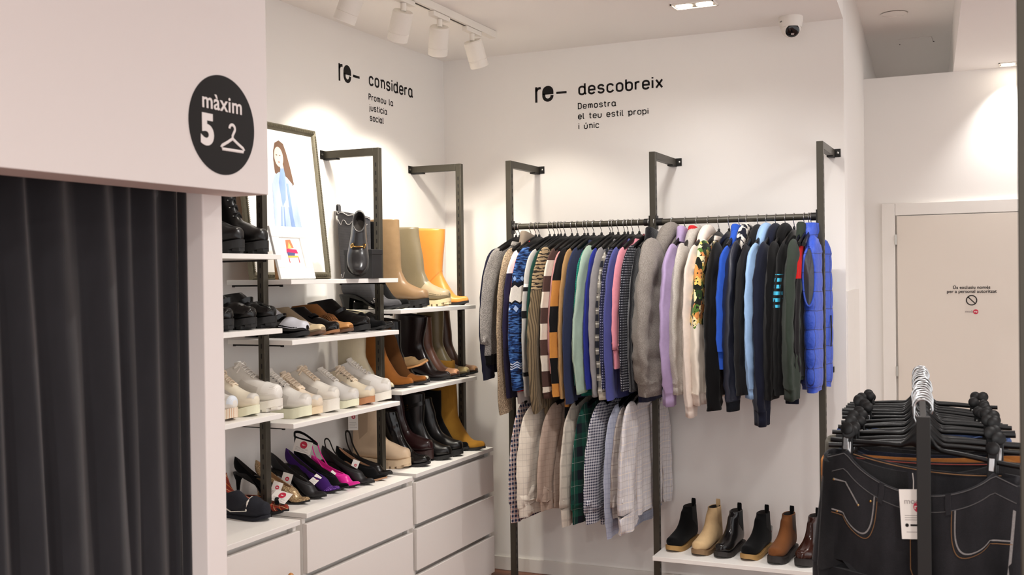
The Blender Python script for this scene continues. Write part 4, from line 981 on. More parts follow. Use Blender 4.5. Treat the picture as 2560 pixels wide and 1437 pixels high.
def garment(name, label, cat, x, z, m, sl_end, hem, thick=.014, rz=-.06, group=None, collar=None, cuff=None, cuff_m=None, hem_m=None, sw=.075, sleeve_t=.016,
            flare=.0, back=True, sleeves=True, hood=None, seed=1, wrinkle=1.0, hw=.235, drop=0.0, elbow=0.0, sleeve_m=None, cuffw=.62, sweep=0.0, extra=None):
    """clothes on a hanger: local origin on the rail, y across the shoulders (-y towards the shop), z down the cloth"""
    t = thing(name, label, cat, (x, RY, z-.032), rz, group); R = random.Random(seed); sl_end += .032; hem += .032
    ph = [R.random()*6.28 for _ in range(6)]
    def fold(y, zz, amp):
        k = smooth(-.12, -.45, zz)
        return amp*wrinkle*(k*(.55*math.sin(y*38+ph[0]+zz*2.2)+.4*math.sin(y*71+ph[1]-zz*4))+.22*math.sin(zz*34+ph[2]+y*14)+.16*math.sin(zz*61+y*33+ph[3]))
    N = 44; rings = []
    lv = [(-.050, .052, .4), (-.058, .075, .5), (-.072, .115, .55), (-.090, .155, .6), (-.106, .188, .65), (-.125, .206, .75), (-.17, .212, .9)]
    nz = 14; z0 = -.17
    for k in range(1, nz+1):
        u = k/nz; lv.append((z0+(hem-z0)*u, .212+(hw-.212)*u, .9+.35*u))
    for zz, a, bb in lv:
        ring = []
        for j in range(N):
            q = 2*PI*j/N; c, s = math.cos(q), math.sin(q)
            y = a*math.copysign(abs(c)**.8, c); xx = thick*bb*math.copysign(abs(s)**.55, s)
            ring.append((xx+fold(y, zz, thick*.55), y, zz+drop*.0+.004*math.sin(y*25+ph[4])*smooth(-.3, hem, zz)))
        rings.append(ring)
    MB().loft(rings, True, True).build('body', m, t, angle=80)
    if hem_m:
        a0 = [(p[0]*1.06, p[1]*1.0, p[2]-.004) for p in rings[-1]]; a1 = [(p[0]*.92, p[1]*.97, p[2]-.055) for p in rings[-1]]
        MB().loft([[(p[0]*1.03, p[1], p[2]+.004) for p in rings[-1]], a0, a1]).build('hem_band', hem_m, t, angle=80)
    if sleeves:
        for sgn in ((-1, 1) if back else (-1,)):
            e = sl_end if sgn < 0 else sl_end*.96
            k0 = 1.0 if sgn < 0 else .62
            path = [(.165, -.112), (.198, -.140), (.222+.012*k0, -.20), (.238+.028*k0, -.30), (.246+.04*k0+elbow*.5, -.42), (.246+.046*k0+elbow, -.54), (.246+.04*k0+elbow*.8, e+.09), (.246+.03*k0+elbow*.5, e)]
            wid = [sw*.5, sw*.86, sw, sw*.98, sw*.93, sw*.86, sw*(.78+flare), sw*(cuffw+.12+flare)]
            P = cr([(a, b, w) for (a, b), w in zip(path, wid)], 26); rs = []
            for i, (a, b, w) in enumerate(P):
                q0, q1 = P[max(i-1, 0)], P[min(i+1, 26)]
                d = Vector((q1[0]-q0[0], q1[1]-q0[1])).normalized(); n = Vector((-d.y, d.x)); ring = []
                wv = w*(k0 if sgn > 0 else 1)
                tt = sleeve_t*(.6+.4*smooth(0, .25, i/26))
                for j in range(24):
                    c, s = math.cos(2*PI*j/24), math.sin(2*PI*j/24)
                    xx = tt*math.copysign(abs(s)**.9, s)*(1-.35*c*c); yy = a+n.x*wv*c; zz = b+n.y*wv*c
                    f = wrinkle*sleeve_t*(.13*math.sin(b*38+c*3.1+ph[2])+.12*math.sin(b*77-c*4+ph[3])+.5*math.sin(c*5.2+ph[1]+b*4)*smooth(.05, .4, i/26)+.16*math.sin(b*120+c*7)*smooth(.6, 1, i/26))
                    ring.append((xx+f*.55-sweep*smooth(.2, 1, i/26), sgn*yy, zz+.001*math.sin(b*57+c*2+ph[5])))
                rs.append(ring)
            o = MB().loft(rs, True, not cuff).build('sleeve', sleeve_m or m, t, angle=80)
            if cuff:
                L = cuff; last = rs[-1]; cx = sum(p[0] for p in last)/24; cy = sum(p[1] for p in last)/24; cz = sum(p[2] for p in last)/24
                def sc(f, dz): return [(cx+(p[0]-cx)*min(1, f+.15), cy+(p[1]-cy)*f, cz+(p[2]-cz)*f+dz) for p in last]
                fw = .80 if cuff_m is not None or cuff > .045 else .95
                MB().loft([sc(1.02, .004), sc(fw+.06, -.008), sc(fw, -L*.5), sc(fw*.98, -L), sc(fw*.85, -L-.002)], False, True).build('cuff', cuff_m or m, o, angle=80)
    if collar:
        kind, cm = collar; c = MB()
        if kind == 'shirt':
            A, B = [], []; rs = []
            for (s, hz, gy, gx) in ((1.0, -.085, .076, .020), (1.0, -.050, .066, .018), (1.0, -.030, .062, .017), (1.0, -.034, .072, .021), (1.0, -.075, .098, .026)):
                rs.append([(gx*math.copysign(abs(math.sin(q))**.7, math.sin(q)), gy*math.cos(q), hz+.012*math.cos(q)*(1 if hz > -.06 else .6)-.012*abs(math.sin(q))) for q in [2*PI*k/28 for k in range(28)]])
            c.loft(rs, False, False)
        elif kind == 'crew':
            rs = []
            for hz, gy, gx in ((-.070, .098, .020), (-.052, .082, .020), (-.050, .074, .018), (-.056, .070, .016)):
                rs.append([(gx*math.copysign(abs(math.sin(q))**.7, math.sin(q)), gy*math.cos(q), hz-.008*math.cos(q)) for q in [2*PI*k/28 for k in range(28)]])
            c.loft(rs, False, False)
        elif kind == 'high':
            rs = []
            for hz, gy, gx in ((-.085, .105, .024), (-.05, .086, .026), (-.018, .078, .026), (-.012, .070, .022), (-.03, .066, .018)):
                rs.append([(gx*math.copysign(abs(math.sin(q))**.7, math.sin(q)), gy*math.cos(q)-.015, hz-.02*math.cos(q)) for q in [2*PI*k/28 for k in range(28)]])
            c.loft(rs, False, False)
        c.build('collar', cm or m, t, angle=80)
    if hood:
        hm, hr = hood; P = [(0, -.145, -.17), (.002, -.135, -.10), (.003, -.095, -.045), (.003, -.03, -.018), (.003, .04, -.03), (.003, .09, -.08), (.002, .10, -.14)]
        P = cr(P, 24); mb = MB()
        mb.tube([Vector(p) for p in P], [hr*(.55+.5*math.sin(PI*k/24)) for k in range(25)], 18, flat=(1.0, .8)); mb.build('hood', hm or m, t, angle=80)
        P2 = cr([(.012, -.10, -.15), (.018, -.07, -.08), (.018, -.01, -.052), (.015, .05, -.08), (.01, .07, -.15)], 20); q = MB()
        q.tube([Vector(p) for p in P2], [hr*.62]*21, 14).build('hood_lining', hm or m, t, angle=80)
    if extra: extra(t)
    return t
# cloth patterns (object space: z runs down the garment)
def heather(a, b, s=420):
    return lambda n: n.ramp(n.noise(s, None, 2), [(.38, rgb(*a)), (.62, rgb(*b))])
def vgrad(stops, jag=None):
    """plain blocks down the garment: [(z from, colour)...] top first"""
    def f(n):
        x, y, z = n.xyz(); zz = n.m('ADD', z, jag(n, y)) if jag else z
        c = rgb(*stops[0][1])
        for z0, col in stops[1:]: c = n.mix(n.m('LESS_THAN', zz, z0), c, col if isinstance(col, bpy.types.NodeSocket) else rgb(*col))
        return c
    return f
def zig(n, y, amp=.008, per=.03):
    return n.m('MULTIPLY', n.m('ABSOLUTE', n.m('SUBTRACT', n.m('FRACT', n.m('ADD', n.m('DIVIDE', y, per), 50.0)), .5)), amp*2)
def fairisle(n):
    x, y, z = n.xyz(); mel = n.ramp(n.noise(150, (.2, .2, 1), 2), [(.4, rgb(18, 24, 48)), (.52, rgb(34, 66, 122)), (.68, rgb(84, 126, 184))])
    zj = n.m('ADD', z, zig(n, y, .012, .05)); c = mel
    for z0, z1, col in ((-.335, -.315, (16, 18, 28)), (-.325, -.245, (225, 218, 208)), (-.255, -.235, (16, 18, 28))):
        c = n.mix(n.between(zj, z0, z1), c, rgb(*col))
    dia = n.m('LESS_THAN', n.m('ADD', n.m('MULTIPLY', n.m('ABSOLUTE', n.m('SUBTRACT', n.m('FRACT', n.m('ADD', n.m('DIVIDE', y, .05), 50.0)), .5)), .05), n.m('ABSOLUTE', n.m('ADD', z, .365))), .016)
    c = n.mix(dia, c, rgb(170, 190, 224))
    dia2 = n.m('LESS_THAN', n.m('ADD', n.m('MULTIPLY', n.m('ABSOLUTE', n.m('SUBTRACT', n.m('FRACT', n.m('ADD', n.m('DIVIDE', y, .05), 50.0)), .5)), .05), n.m('ABSOLUTE', n.m('ADD', z, .225))), .013)
    c = n.mix(dia2, c, rgb(150, 178, 222))
    for zc_ in (-.62,): c = n.mix(n.m('MULTIPLY', n.between(zj, zc_-.02, zc_+.012), n.band(zj, .011, .5)), c, rgb(206, 214, 230))
    return c
def marl(a, b, per=.02):
    def f(n):
        x, y, z = n.xyz(); q = n.noise(60, (.3, .5, 2.0), 2)
        return n.mix(n.m('GREATER_THAN', n.m('SINE', n.m('ADD', n.m('MULTIPLY', z, 6.283/per), n.m('MULTIPLY', q, 9))), .25), rgb(*a), rgb(*b))
    return f
def blocks(cols, per, off=0.0):
    def f(n):
        x, y, z = n.xyz(); fr = n.m('FRACT', n.m('ADD', n.m('DIVIDE', z, per*len(cols)), off+20.0)); c = rgb(*cols[0])
        for k in range(1, len(cols)): c = n.mix(n.m('GREATER_THAN', fr, k/len(cols)), c, rgb(*cols[k]))
        return c
    return f
def dots(base, dot, per, r):
    def f(n):
        x, y, z = n.xyz(); a = n.m('SUBTRACT', n.m('FRACT', n.m('ADD', n.m('DIVIDE', n.m('ADD', y, x), per), 50.0)), .5)
        row = n.m('FLOOR', n.m('DIVIDE', z, per)); z2 = n.m('SUBTRACT', n.m('FRACT', n.m('ADD', n.m('DIVIDE', z, per), 50.0)), .5)
        d = n.m('ADD', n.m('MULTIPLY', a, a), n.m('MULTIPLY', z2, z2)); return n.mix(n.m('LESS_THAN', d, r*r), rgb(*base), rgb(*dot))
    return f
def check(base, lines, per, w, fill=None, fw=.5):
    """lines: colours; a woven check: half-tone bands both ways with fine lines on top"""
    def f(n):
        x, y, z = n.xyz(); u = n.m('ADD', y, n.m('MULTIPLY', x, .8)); c = rgb(*base)
        if fill:
            a, b = n.band(u, per, fw), n.band(z, per, fw); c = n.mix(n.m('MULTIPLY', n.m('ADD', a, b), .5), c, rgb(*fill))
        for k, l in enumerate(lines):
            for v in (u, z): c = n.mix(n.m('MULTIPLY', n.band(v, per, w, .25+.5*k), .75), c, rgb(*l))
        return c
    return f
def floral(n):
    x, y, z = n.xyz(); v = n.new('ShaderNodeTexVoronoi'); v.inputs['Scale'].default_value = 34; n.l.new(n.coord(), v.inputs[0])
    s = n.new('ShaderNodeSeparateColor'); n.l.new(v.outputs['Color'], s.inputs[0])
    col = n.ramp(s.outputs[0], [(.10, rgb(24, 28, 20)), (.26, rgb(84, 120, 52)), (.40, rgb(40, 62, 30)), (.5, rgb(232, 196, 104)), (.66, rgb(224, 146, 78)), (.8, rgb(240, 222, 170))])
    for e in n.n:
        if e.type == 'VALTORGB': e.color_ramp.interpolation = 'CONSTANT'
    pet = n.mix(n.m('GREATER_THAN', n.noise(70, None, 2), .60), col, rgb(36, 40, 28))
    edge = n.m('ADD', z, n.m('MULTIPLY', n.m('SUBTRACT', n.noise(26), .5), .10))
    return n.mix(n.between(edge, -.43, -.07), rgb(226, 214, 198), pet)
def cordrib(a, b): return lambda n: n.mix(n.band(n.xyz()[1], .012, .45), rgb(*a), rgb(*b))
F_ = fabric
BLK = F_('black_jersey', (10, 9, 10)); NVY = F_('navy_jersey', (28, 32, 50)); GRH = F_('grey_marl', pattern=heather((120, 114, 108), (150, 144, 138))); 
GL = 'tops on the left upper rail'; GR = 'tops on the right upper rail'; GLO = 'check shirts on the lower rail'
def top(short, u, v_sl, v_hem, m, nm='sweater', rail='L', **k):
    """u: shoulder x; v_sl, v_hem: z of the sleeve end and hem (world)"""
    z = RZ if rail in 'LR' else 1.10
    where = {'L': 'left upper rail', 'R': 'right upper rail', 'D': 'lower rail'}[rail]
    k.setdefault('seed', int(abs(u)*997) % 1000); rz = k.get('rz', -.06)
    gx = u+ (-.205)*-math.sin(rz)*-1.0
    lab = k.pop('label', None) or f'{short} on the {where}'; short = short.split(',')[0]
    g = garment(nm, lab, k.pop('cat', nm.replace('_', ' ')), gx, z, m, v_sl-z, v_hem-z, group={'L': GL, 'R': GR, 'D': GLO}[rail], **k)
    hanger(gx, z, rz, f'black hanger carrying the {short}', 'hangers on the ' + where)
    return g
GP = lambda u, v=650: 0

# ---- left upper rail, from the corner end
_a = F_('black_white_tweed', pattern=heather((70, 68, 66), (176, 170, 164), 500), bump=.5)
top('grey tweed sweater with black cuffs', -2.2075, 1.2095, 1.1742, _a, cuff=.045, cuff_m=BLK, collar=('crew', _a), sw=.082, thick=.016, rz=-.12)
top('navy cardigan mostly hidden behind the grey tweed sweater', -2.2224, 1.0949, 1.1162, F_('dark_navy_knit', (24, 24, 40)), 'cardigan', sw=.078, rz=-.10)
_b = F_('mottled_brown_knit', pattern=heather((92, 74, 56), (190, 168, 140), 340), bump=.6)
top('mottled brown and beige long sweater', -2.1376, 0.9356, 1.0217, _b, collar=('high', F_('brown_collar', (120, 108, 96))), sw=.078, thick=.016, rz=-.08)
_c = F_('white_navy_red', pattern=vgrad([(0, (232, 228, 224)), (-.20, (34, 30, 56)), (-.55, (30, 26, 46))]))
top('white and navy colour-block sweatshirt', -2.1082, 1.0132, 1.0042, _c, 'sweatshirt', sw=.062, collar=('crew', F_('red_trim', (196, 34, 44))))
top('thin red sweatshirt showing only its shoulder', -2.0893, 1.1083, 1.0240, F_('red_jersey', (200, 32, 40)), 'sweatshirt', sw=.042, hem_m=F_('striped_rib', (206, 196, 190)))
_d2 = F_('blue_fair_isle', pattern=fairisle, bump=.5)
top('blue patterned fair isle sweater', -2.0539, 1.0802, 1.1012, _d2, cuff=.03, sw=.092, thick=.016, rz=-.16)
_e = F_('grey_black_stripe', pattern=lambda n: (lambda z: n.mix(n.between(z, -.68, -.66), n.mix(n.between(z, -.41, -.375), n.mix(n.between(z, -.285, -.265), n.mix(n.between(z, -.265, -.25), rgb(176, 172, 166), rgb(226, 222, 216)), rgb(22, 22, 24)), rgb(22, 22, 24)), rgb(22, 22, 24)))(n.xyz()[2]))
top('light grey sweater with black stripes', -2.0125, 1.0528, 1.0158, _e, hem_m=F_('light_grey_rib', (178, 174, 168)), cuff=.03, sw=.07, rz=-.08)
top('dark green sweatshirt between the grey striped and marled ones', -1.9878, 1.0353, 1.0359, F_('bottle_green', (22, 58, 50)), 'sweatshirt', sw=.062)
top('maroon sweater, only a sliver showing', -1.9734, 1.1297, 1.1033, F_('maroon_knit', (104, 32, 42)), sw=.05)
_f = F_('brown_marl', pattern=lambda n: n.mix(n.m('LESS_THAN', n.xyz()[2], -.28), marl((158, 136, 104), (46, 38, 32), .017)(n), cordrib((116, 100, 76), (78, 66, 50))(n)), bump=.6)
top('brown marled ribbed cardigan with a flared cuff', -1.9570, 0.9610, 0.9608, _f, 'cardigan', sw=.085, sleeve_t=.02, elbow=.03, hem_m=_f, rz=-.08, flare=.06)
_g = F_('white_brown_blocks', pattern=blocks([(214, 204, 188), (78, 56, 50)], .073, .47), bump=.5)
top('white and brown block-striped sweater', -1.9163, 1.0468, 1.0666, _g, cuff=.03, cuff_m=F_('brown_rib', (78, 56, 48)), sw=.07)
top('dusty pink thin sweater beside the mustard one', -1.8879, 1.1317, 1.0866, F_('dusty_pink', (196, 140, 136)), sw=.05)
_h = F_('black_mustard_blocks', pattern=lambda n: n.mix(n.m('GREATER_THAN', n.xyz()[2], -.185), blocks([(188, 128, 62), (16, 15, 16)], .118, .50)(n), rgb(20, 18, 19)), bump=.5)
top('black and mustard block-striped sweater', -1.8597, 1.0296, 0.9171, _h, sw=.08, rz=-.10, thick=.016)
top('camel sweater between mustard stripes and navy', -1.8336, 1.0213, 1.0502, F_('camel_knit', (164, 128, 84)), sw=.068)
_i = F_('navy_twill', (44, 50, 76))
top('navy overshirt with pointed collar', -1.8036, 0.9983, 1.0136, _i, 'overshirt', sw=.074, collar=('shirt', _i))
top('teal ribbed sweater showing only its shoulder', -1.7638, 1.0796, 1.0245, F_('teal_rib', pattern=lambda n: n.mix(n.band(n.xyz()[2], .008, .4), rgb(34, 128, 110), rgb(24, 96, 84))), sw=.055)
_j = F_('mint_cotton', (158, 178, 160))
top('mint green shirt with buttoned cuff', -1.7361, 1.0887, 1.0906, _j, 'shirt', cuff=.04, sw=.088, rz=-.14, collar=('shirt', _j), elbow=.02, wrinkle=1.3)
top('royal blue shirt right of the mint one', -1.7066, 1.0659, 1.0912, F_('royal_blue_cotton', (38, 46, 130)), 'shirt', sw=.068)
_k = F_('grey_cotton', (136, 132, 132))
top('grey shirt with pointed collar', -1.6792, 1.0633, 1.0457, _k, 'shirt', cuff=.03, sw=.072, collar=('shirt', _k))
_l = F_('grey_flannel_check', pattern=check((150, 144, 132), [(206, 202, 190)], .06, .1, (30, 32, 40), .5))
top('grey and black flannel check shirt', -1.6481, 1.0553, 1.0559, _l, 'shirt', cuff=.035, cuff_m=F_('pale_cuff', (192, 184, 166)), sw=.066)
top('navy shirt with tiny white dots', -1.6306, 1.0688, 1.0752, F_('navy_pin_dots', pattern=dots((34, 36, 62), (150, 150, 176), .012, .22)), 'shirt', sw=.062)
_m = F_('violet_blue_cotton', (76, 80, 138))
top('violet-blue shirt with pointed collar', -1.6074, 1.0204, 1.0206, _m, 'shirt', sw=.07, collar=('shirt', _m))
_n = F_('pink_oxford', (218, 140, 152))
top('pink shirt, the brightest on the left rail', -1.5747, 1.1609, 1.1596, _n, 'shirt', sw=.068, collar=('shirt', _n))
_o = F_('black_polka', pattern=dots((20, 21, 30), (168, 168, 176), .0115, .24))
top('black shirt with white polka dots', -1.5326, 1.0645, 1.0690, _o, 'shirt', sw=.082, rz=-.10, collar=('shirt', _o))
top('black furry jacket against the middle upright', -1.4984, 1.0604, 1.0519, F_('black_fur', (16, 16, 20), bump=1.0, bs=220, sheen=.3), 'jacket', sw=.065, collar=('high', F_('black_fur')), hem_m=F_('denim_navy', (34, 36, 58)))
# ---- right upper rail
GRH2 = F_('warm_grey_fleece', pattern=heather((118, 111, 104), (142, 135, 128), 300))
top('big grey hoodie in front of the middle upright', -1.4252, 1.1030, 1.1369, GRH2, 'hoodie', 'R', cuff=.058, cuff_m=GRH2, hood=(GRH2, .045), sw=.14, sleeve_t=.05, thick=.032, rz=-.12, cuffw=.5)
LIL = F_('lilac_fleece', (168, 148, 184))
top('lilac sweatshirt', -1.3430, 1.0586, 1.0835, LIL, 'sweatshirt', 'R', label='lilac sweatshirt, right of the big grey hoodie', cuff=.06, cuff_m=LIL, sw=.085, sleeve_t=.026, thick=.02, rz=-.02, collar=('high', LIL), cuffw=.4)
LGR = F_('light_grey_fleece', pattern=heather((168, 161, 152), (190, 184, 176), 300))
top('light grey hoodie with a red neck band', -1.2954, 1.1042, 1.1034, LGR, 'hoodie', 'R', cuff=.05, cuff_m=LGR, sw=.09, sleeve_t=.026, thick=.02, collar=('high', F_('red_band', (186, 38, 42))), hood=(LGR, .030), cuffw=.45)
CRM = F_('cream_jersey', (226, 212, 200))
top('cream hoodie behind the flowered one', -1.2427, 1.0055, 1.0421, CRM, 'hoodie', 'R', cuff=.05, cuff_m=CRM, sw=.07, sleeve_t=.024, hood=(CRM, .028))
FLO = F_('flower_print', pattern=floral, grain=.04)
top('cream sweatshirt printed with yellow flowers', -1.1941, 1.0665, 1.0615, FLO, 'sweatshirt', 'R', cuff=.05, cuff_m=CRM, sw=.112, sleeve_t=.028, thick=.02, collar=('crew', CRM), rz=-.06)
top('long black sweatshirt right of the flowered one', -1.1406, 0.9957, 1.0457, BLK, 'sweatshirt', 'R', sw=.088, sleeve_t=.028, thick=.022, rz=-.03)
BLU = F_('cobalt_fleece', (42, 84, 184))
top('cobalt blue hoodie', -1.0982, 1.1702, 1.1352, BLU, 'hoodie', 'R', label='cobalt blue hoodie between black and navy tops', sw=.06, sleeve_t=.024, hood=(BLU, .022), collar=('high', BLU))
NVC = mat('navy_coated', (30, 33, 46), .45, grain=.2, gscale=60, bump=.25, bscale=200)
MOTH = F_('navy_white_print_hood', pattern=lambda n: n.ramp(n.noise(38, None, 1), [(.47, rgb(26, 28, 40)), (.5, rgb(220, 214, 204))]))
top('dark navy jacket with white printed hood', -1.0596, 1.0371, 1.0925, NVC, 'jacket', 'R', cuff=.045, cuff_m=F_('navy_rib', (22, 26, 32)), sw=.09, sleeve_t=.028, thick=.02, hood=(MOTH, .030), rz=-.03)
top('black hoodie between the navy jacket and the light blue hoodie', -1.0142, 1.0608, 1.0936, F_('charcoal_fleece', (26, 25, 26)), 'hoodie', 'R', sw=.07, sleeve_t=.024, hood=(F_('charcoal_fleece'), .022))
SKY = F_('sky_blue_fleece', (146, 178, 216))
top('light blue hoodie', -0.9762, 1.0910, 1.1297, SKY, 'hoodie', 'R', label='light blue hoodie on the right upper rail', cuff=.045, cuff_m=SKY, sw=.072, sleeve_t=.024, hood=(SKY, .028), cuffw=.45)
top('navy hoodie with a very long ribbed cuff', -0.9349, 0.9952, 1.0525, F_('midnight_fleece', (22, 25, 40)), 'hoodie', 'R', cuff=.065, cuff_m=F_('midnight_fleece'), sw=.085, sleeve_t=.028, hood=(F_('midnight_fleece'), .025), cuffw=.5)
top('black zip hoodie right of the navy one', -0.8923, 1.0481, 1.0541, BLK, 'hoodie', 'R', sw=.085, sleeve_t=.026, hood=(BLK, .025))
def printed(n):
    x, y, z = n.xyz(); m_ = n.m('MULTIPLY', n.between(z, -.36, -.22), n.band(z, .028, .55)); return n.mix(n.m('MULTIPLY', m_, n.m('GREATER_THAN', n.noise(50, (1, 1, .2), 1), .42)), rgb(17, 17, 18), rgb(70, 184, 220))
top('black sweatshirt with turquoise print on the sleeve', -0.8551, 1.0662, 1.0810, F_('black_turquoise_print', pattern=printed), 'sweatshirt', 'R', sw=.075, sleeve_t=.022)
DGR = F_('forest_fleece', (46, 54, 46))
top('dark green sweatshirt beside the blue vest', -0.8080, 1.0961, 1.1168, DGR, 'sweatshirt', 'R', cuff=.05, cuff_m=DGR, sw=.10, sleeve_t=.028, thick=.02, collar=('high', DGR), rz=-.05)
top('black and red jacket squeezed against the blue vest', -0.7896, 1.1607, 1.1345, F_('red_black', pattern=vgrad([(0, (24, 22, 26)), (-.10, (190, 24, 24)), (-.24, (24, 22, 24))])), 'jacket', 'R', sw=.035, sleeve_t=.014)
def vest():
    x = -.768; t = thing('puffer_vest', 'bright blue quilted puffer vest at the right end of the rail', 'vest', (x, RY+.012, RZ-.02), 0, GR)
    QB = mat('blue_ripstop', pattern=lambda n: n.mix(n.m('MAXIMUM', n.band(n.m('ADD', n.xyz()[2], n.m('MULTIPLY', n.noise(14), .012)), .082, .045, .72), n.band(n.xyz()[1], .15, .02, .38)), rgb(40, 76, 184), rgb(22, 42, 116)), rough=.5, grain=.12, gscale=40, bump=.5, bscale=60, sheen=.1, bdist=.006); LNG = mat('grey_lining', (62, 64, 70), .6, grain=.3, gscale=60, bump=.6, bscale=60)
    N = 48; rings = []; lv = [(-.05, .05, .014), (-.062, .085, .02), (-.085, .14, .028), (-.11, .185, .036), (-.14, .20, .042)]
    for k in range(1, 45):
        u = k/44; lv.append((-.14-u*.60, .20+.012*math.sin(PI*u), .036+.004*math.sin(PI*u)))
    for zz, a, b in lv:
        puff = 1+.10*abs(math.sin((zz+.14)/.082*PI))**.6 if zz < -.14 else 1
        if zz < -.715: puff = .9
        ring = []
        for j in range(N):
            q = 2*PI*j/N; c, s = math.cos(q), math.sin(q)
            y = a*puff**.4*math.copysign(abs(c)**.75, c); xx = b*puff*math.copysign(abs(s)**.7, s)
            xx *= 1-.10*(abs(math.sin(y*42))**.25 < .75)
            bend = .020-.032*smooth(-.10, -.03, y)+.042*smooth(.04, .10, y)
            ring.append((xx+bend, y, zz+.004*math.sin(y*40)))
        rings.append(ring)
    body = MB().loft(rings).build('quilted_body', QB, t, angle=60)
    pts = []; fan = []
    for k in range(33):
        q = 2*PI*k/32; xx = .026*math.sin(q); zz = -.245+.125*math.cos(q); y = -.2085-.006*math.sin(PI*(1-(zz+.12)/-.25)) if False else -.211
        pts.append((xx+.02, -.226+.012*abs(math.sin(q))+.020*smooth(-.16, -.12, zz), zz))
    cen = (.02, -.224, -.245); v = [cen]+[(p[0]*.95, p[1]-.001, p[2]) for p in pts[:-1]]
    MB().add(v, [(0, 1+i, 1+(i+1) % 32) for i in range(32)]).build('armhole_lining', LNG, t)
    MB().tube([Vector(p) for p in pts], .0055, 8, cap=False).build('armhole_binding', QB, t)
    MB().loft([[(.05*math.copysign(abs(math.sin(q))**.7, math.sin(q))*f, .085*math.cos(q)*f2, h) for q in [2*PI*k/28 for k in range(28)]] for f, f2, h in ((.5, 1.2, -.085), (.75, 1.05, -.045), (.72, .95, -.01), (.55, .8, -.008), (.5, .75, -.03))], False, False).build('collar', QB, t, angle=80)
    MB().tube([Vector((.066, .09, -.42)), Vector((.068, .085, -.5)), Vector((.066, .08, -.56))], .003, 6).build('pocket_zip', BLACKP, t)
    MB().box(.060, .0715, .12, .15, -.68, -.655).build('woven_label', BLACKP, t)
    hanger(x, RZ, 0, 'black hanger carrying the blue vest', 'hangers on the right upper rail')
vest()
# ---- lower rail
P1 = F_('navy_red_plaid', pattern=check((216, 210, 206), [(176, 96, 76)], .022, .10, (30, 34, 66), .5))
top('navy, red and white small plaid shirt', -2.0813, 0.4289, 0.4311, P1, 'shirt', 'D', sw=.07, rz=-.10)
P2 = F_('cream_grey_check', pattern=check((206, 196, 182), [(178, 168, 158)], .026, .09))
top('cream shirt with fine grey check and crumpled sleeve', -1.9998, 0.4684, 0.4704, P2, 'shirt', 'D', sw=.10, sleeve_t=.022, rz=-.28, thick=.02, wrinkle=1.4, flare=.14)
P3 = F_('faded_brown_check', pattern=check((166, 146, 132), [(146, 126, 114)], .026, .10))  # brown tone paints in the shade this shirt hangs in
top('faded brown check shirt hanging behind, short', -1.9203, 0.4920, 0.4897, P3, 'shirt', 'D', sw=.07, rz=-.30)
P4 = F_('ivory_linen', pattern=check((204, 194, 180), [(182, 172, 160)], .05, .2))
top('ivory linen shirt left of the green tartan', -1.8235, 0.4352, 0.4329, P4, 'shirt', 'D', sw=.078, rz=-.08, flare=.05)
P5 = F_('green_navy_tartan', pattern=check((18, 74, 60), [(150, 156, 150)], .105, .018, (14, 18, 30), .42))
top('dark green and navy tartan shirt', -1.7597, 0.4542, 0.4374, P5, 'shirt', 'D', sw=.085, rz=-.14, flare=.1)
P6 = F_('navy_gingham', pattern=check((206, 204, 208), [], .0125, .1, (30, 32, 62), .5))
top('navy and white gingham shirt', -1.6832, 0.4654, 0.4349, P6, 'shirt', 'D', sw=.10, sleeve_t=.022, rz=-.16, collar=('shirt', P6), flare=.14)
P7 = F_('pale_blue_check', pattern=check((166, 170, 186), [(140, 146, 168)], .022, .12))
top('pale blue shirt with narrow check, hanging lowest', -1.6109, 0.4042, 0.3952, P7, 'shirt', 'D', sw=.082, rz=-.08, flare=.12)
P9 = F_('grey_brown_check', pattern=check((172, 162, 154), [(120, 108, 102)], .055, .06, (150, 140, 136), .45))
top('grey-brown check shirt mostly hidden between the pale blue and windowpane shirts', -1.5839, 0.4889, 0.4572, P9, 'shirt', 'D', sw=.06, rz=-.10)
P8 = F_('white_grey_windowpane', pattern=check((206, 200, 198), [(178, 170, 168), (224, 210, 192)], .065, .05, (190, 186, 190), .45))
top('white windowpane check shirt with open collar', -1.5394, 0.4352, 0.4786, P8, 'shirt', 'D', sw=.115, sleeve_t=.024, hw=.175, rz=-.03, collar=('shirt', P8), flare=.12)

# ------------------------------------------------------------------ jeans rack in the foreground
def railx(y): return -.182-.0689*(y-2.844)
RT = 1.216
jr = thing('jeans_rack', 'black metal rack stand whose rail runs away under the jeans hangers', 'rack', (-.182, 2.844, 0))
D_ = Vector((-.0689, .9976, 0))
JA = math.atan2(.0689, .9976)
rp = MB().box(-.0165, .0165, -.009, .009, 0, RT); rp.xform(Matrix.Rotation(JA, 4, 'Z')); rp.build('front_post', BLACKM, jr, bevel=.0015)
rr = MB().box(-.008, .008, .006, 1.16, RT-.032, RT-.002); rr.xform(Matrix.Rotation(JA, 4, 'Z')); rr.build('top_rail', BLACKM, jr, bevel=.0015)
rq = MB().box(-.0165, .0165, 1.16, 1.178, 0, RT); rq.xform(Matrix.Rotation(JA, 4, 'Z')); rq.build('rear_post', BLACKM, jr, bevel=.0015)
rb = MB().box(-.012, .012, -.28, 1.45, 0, .02); rb.box(-.3, .3, -.012, .012, 0, .02).box(-.3, .3, 1.157, 1.181, 0, .02); rb.xform(Matrix.Rotation(JA, 4, 'Z')); rb.build('base_feet', BLACKM, jr)
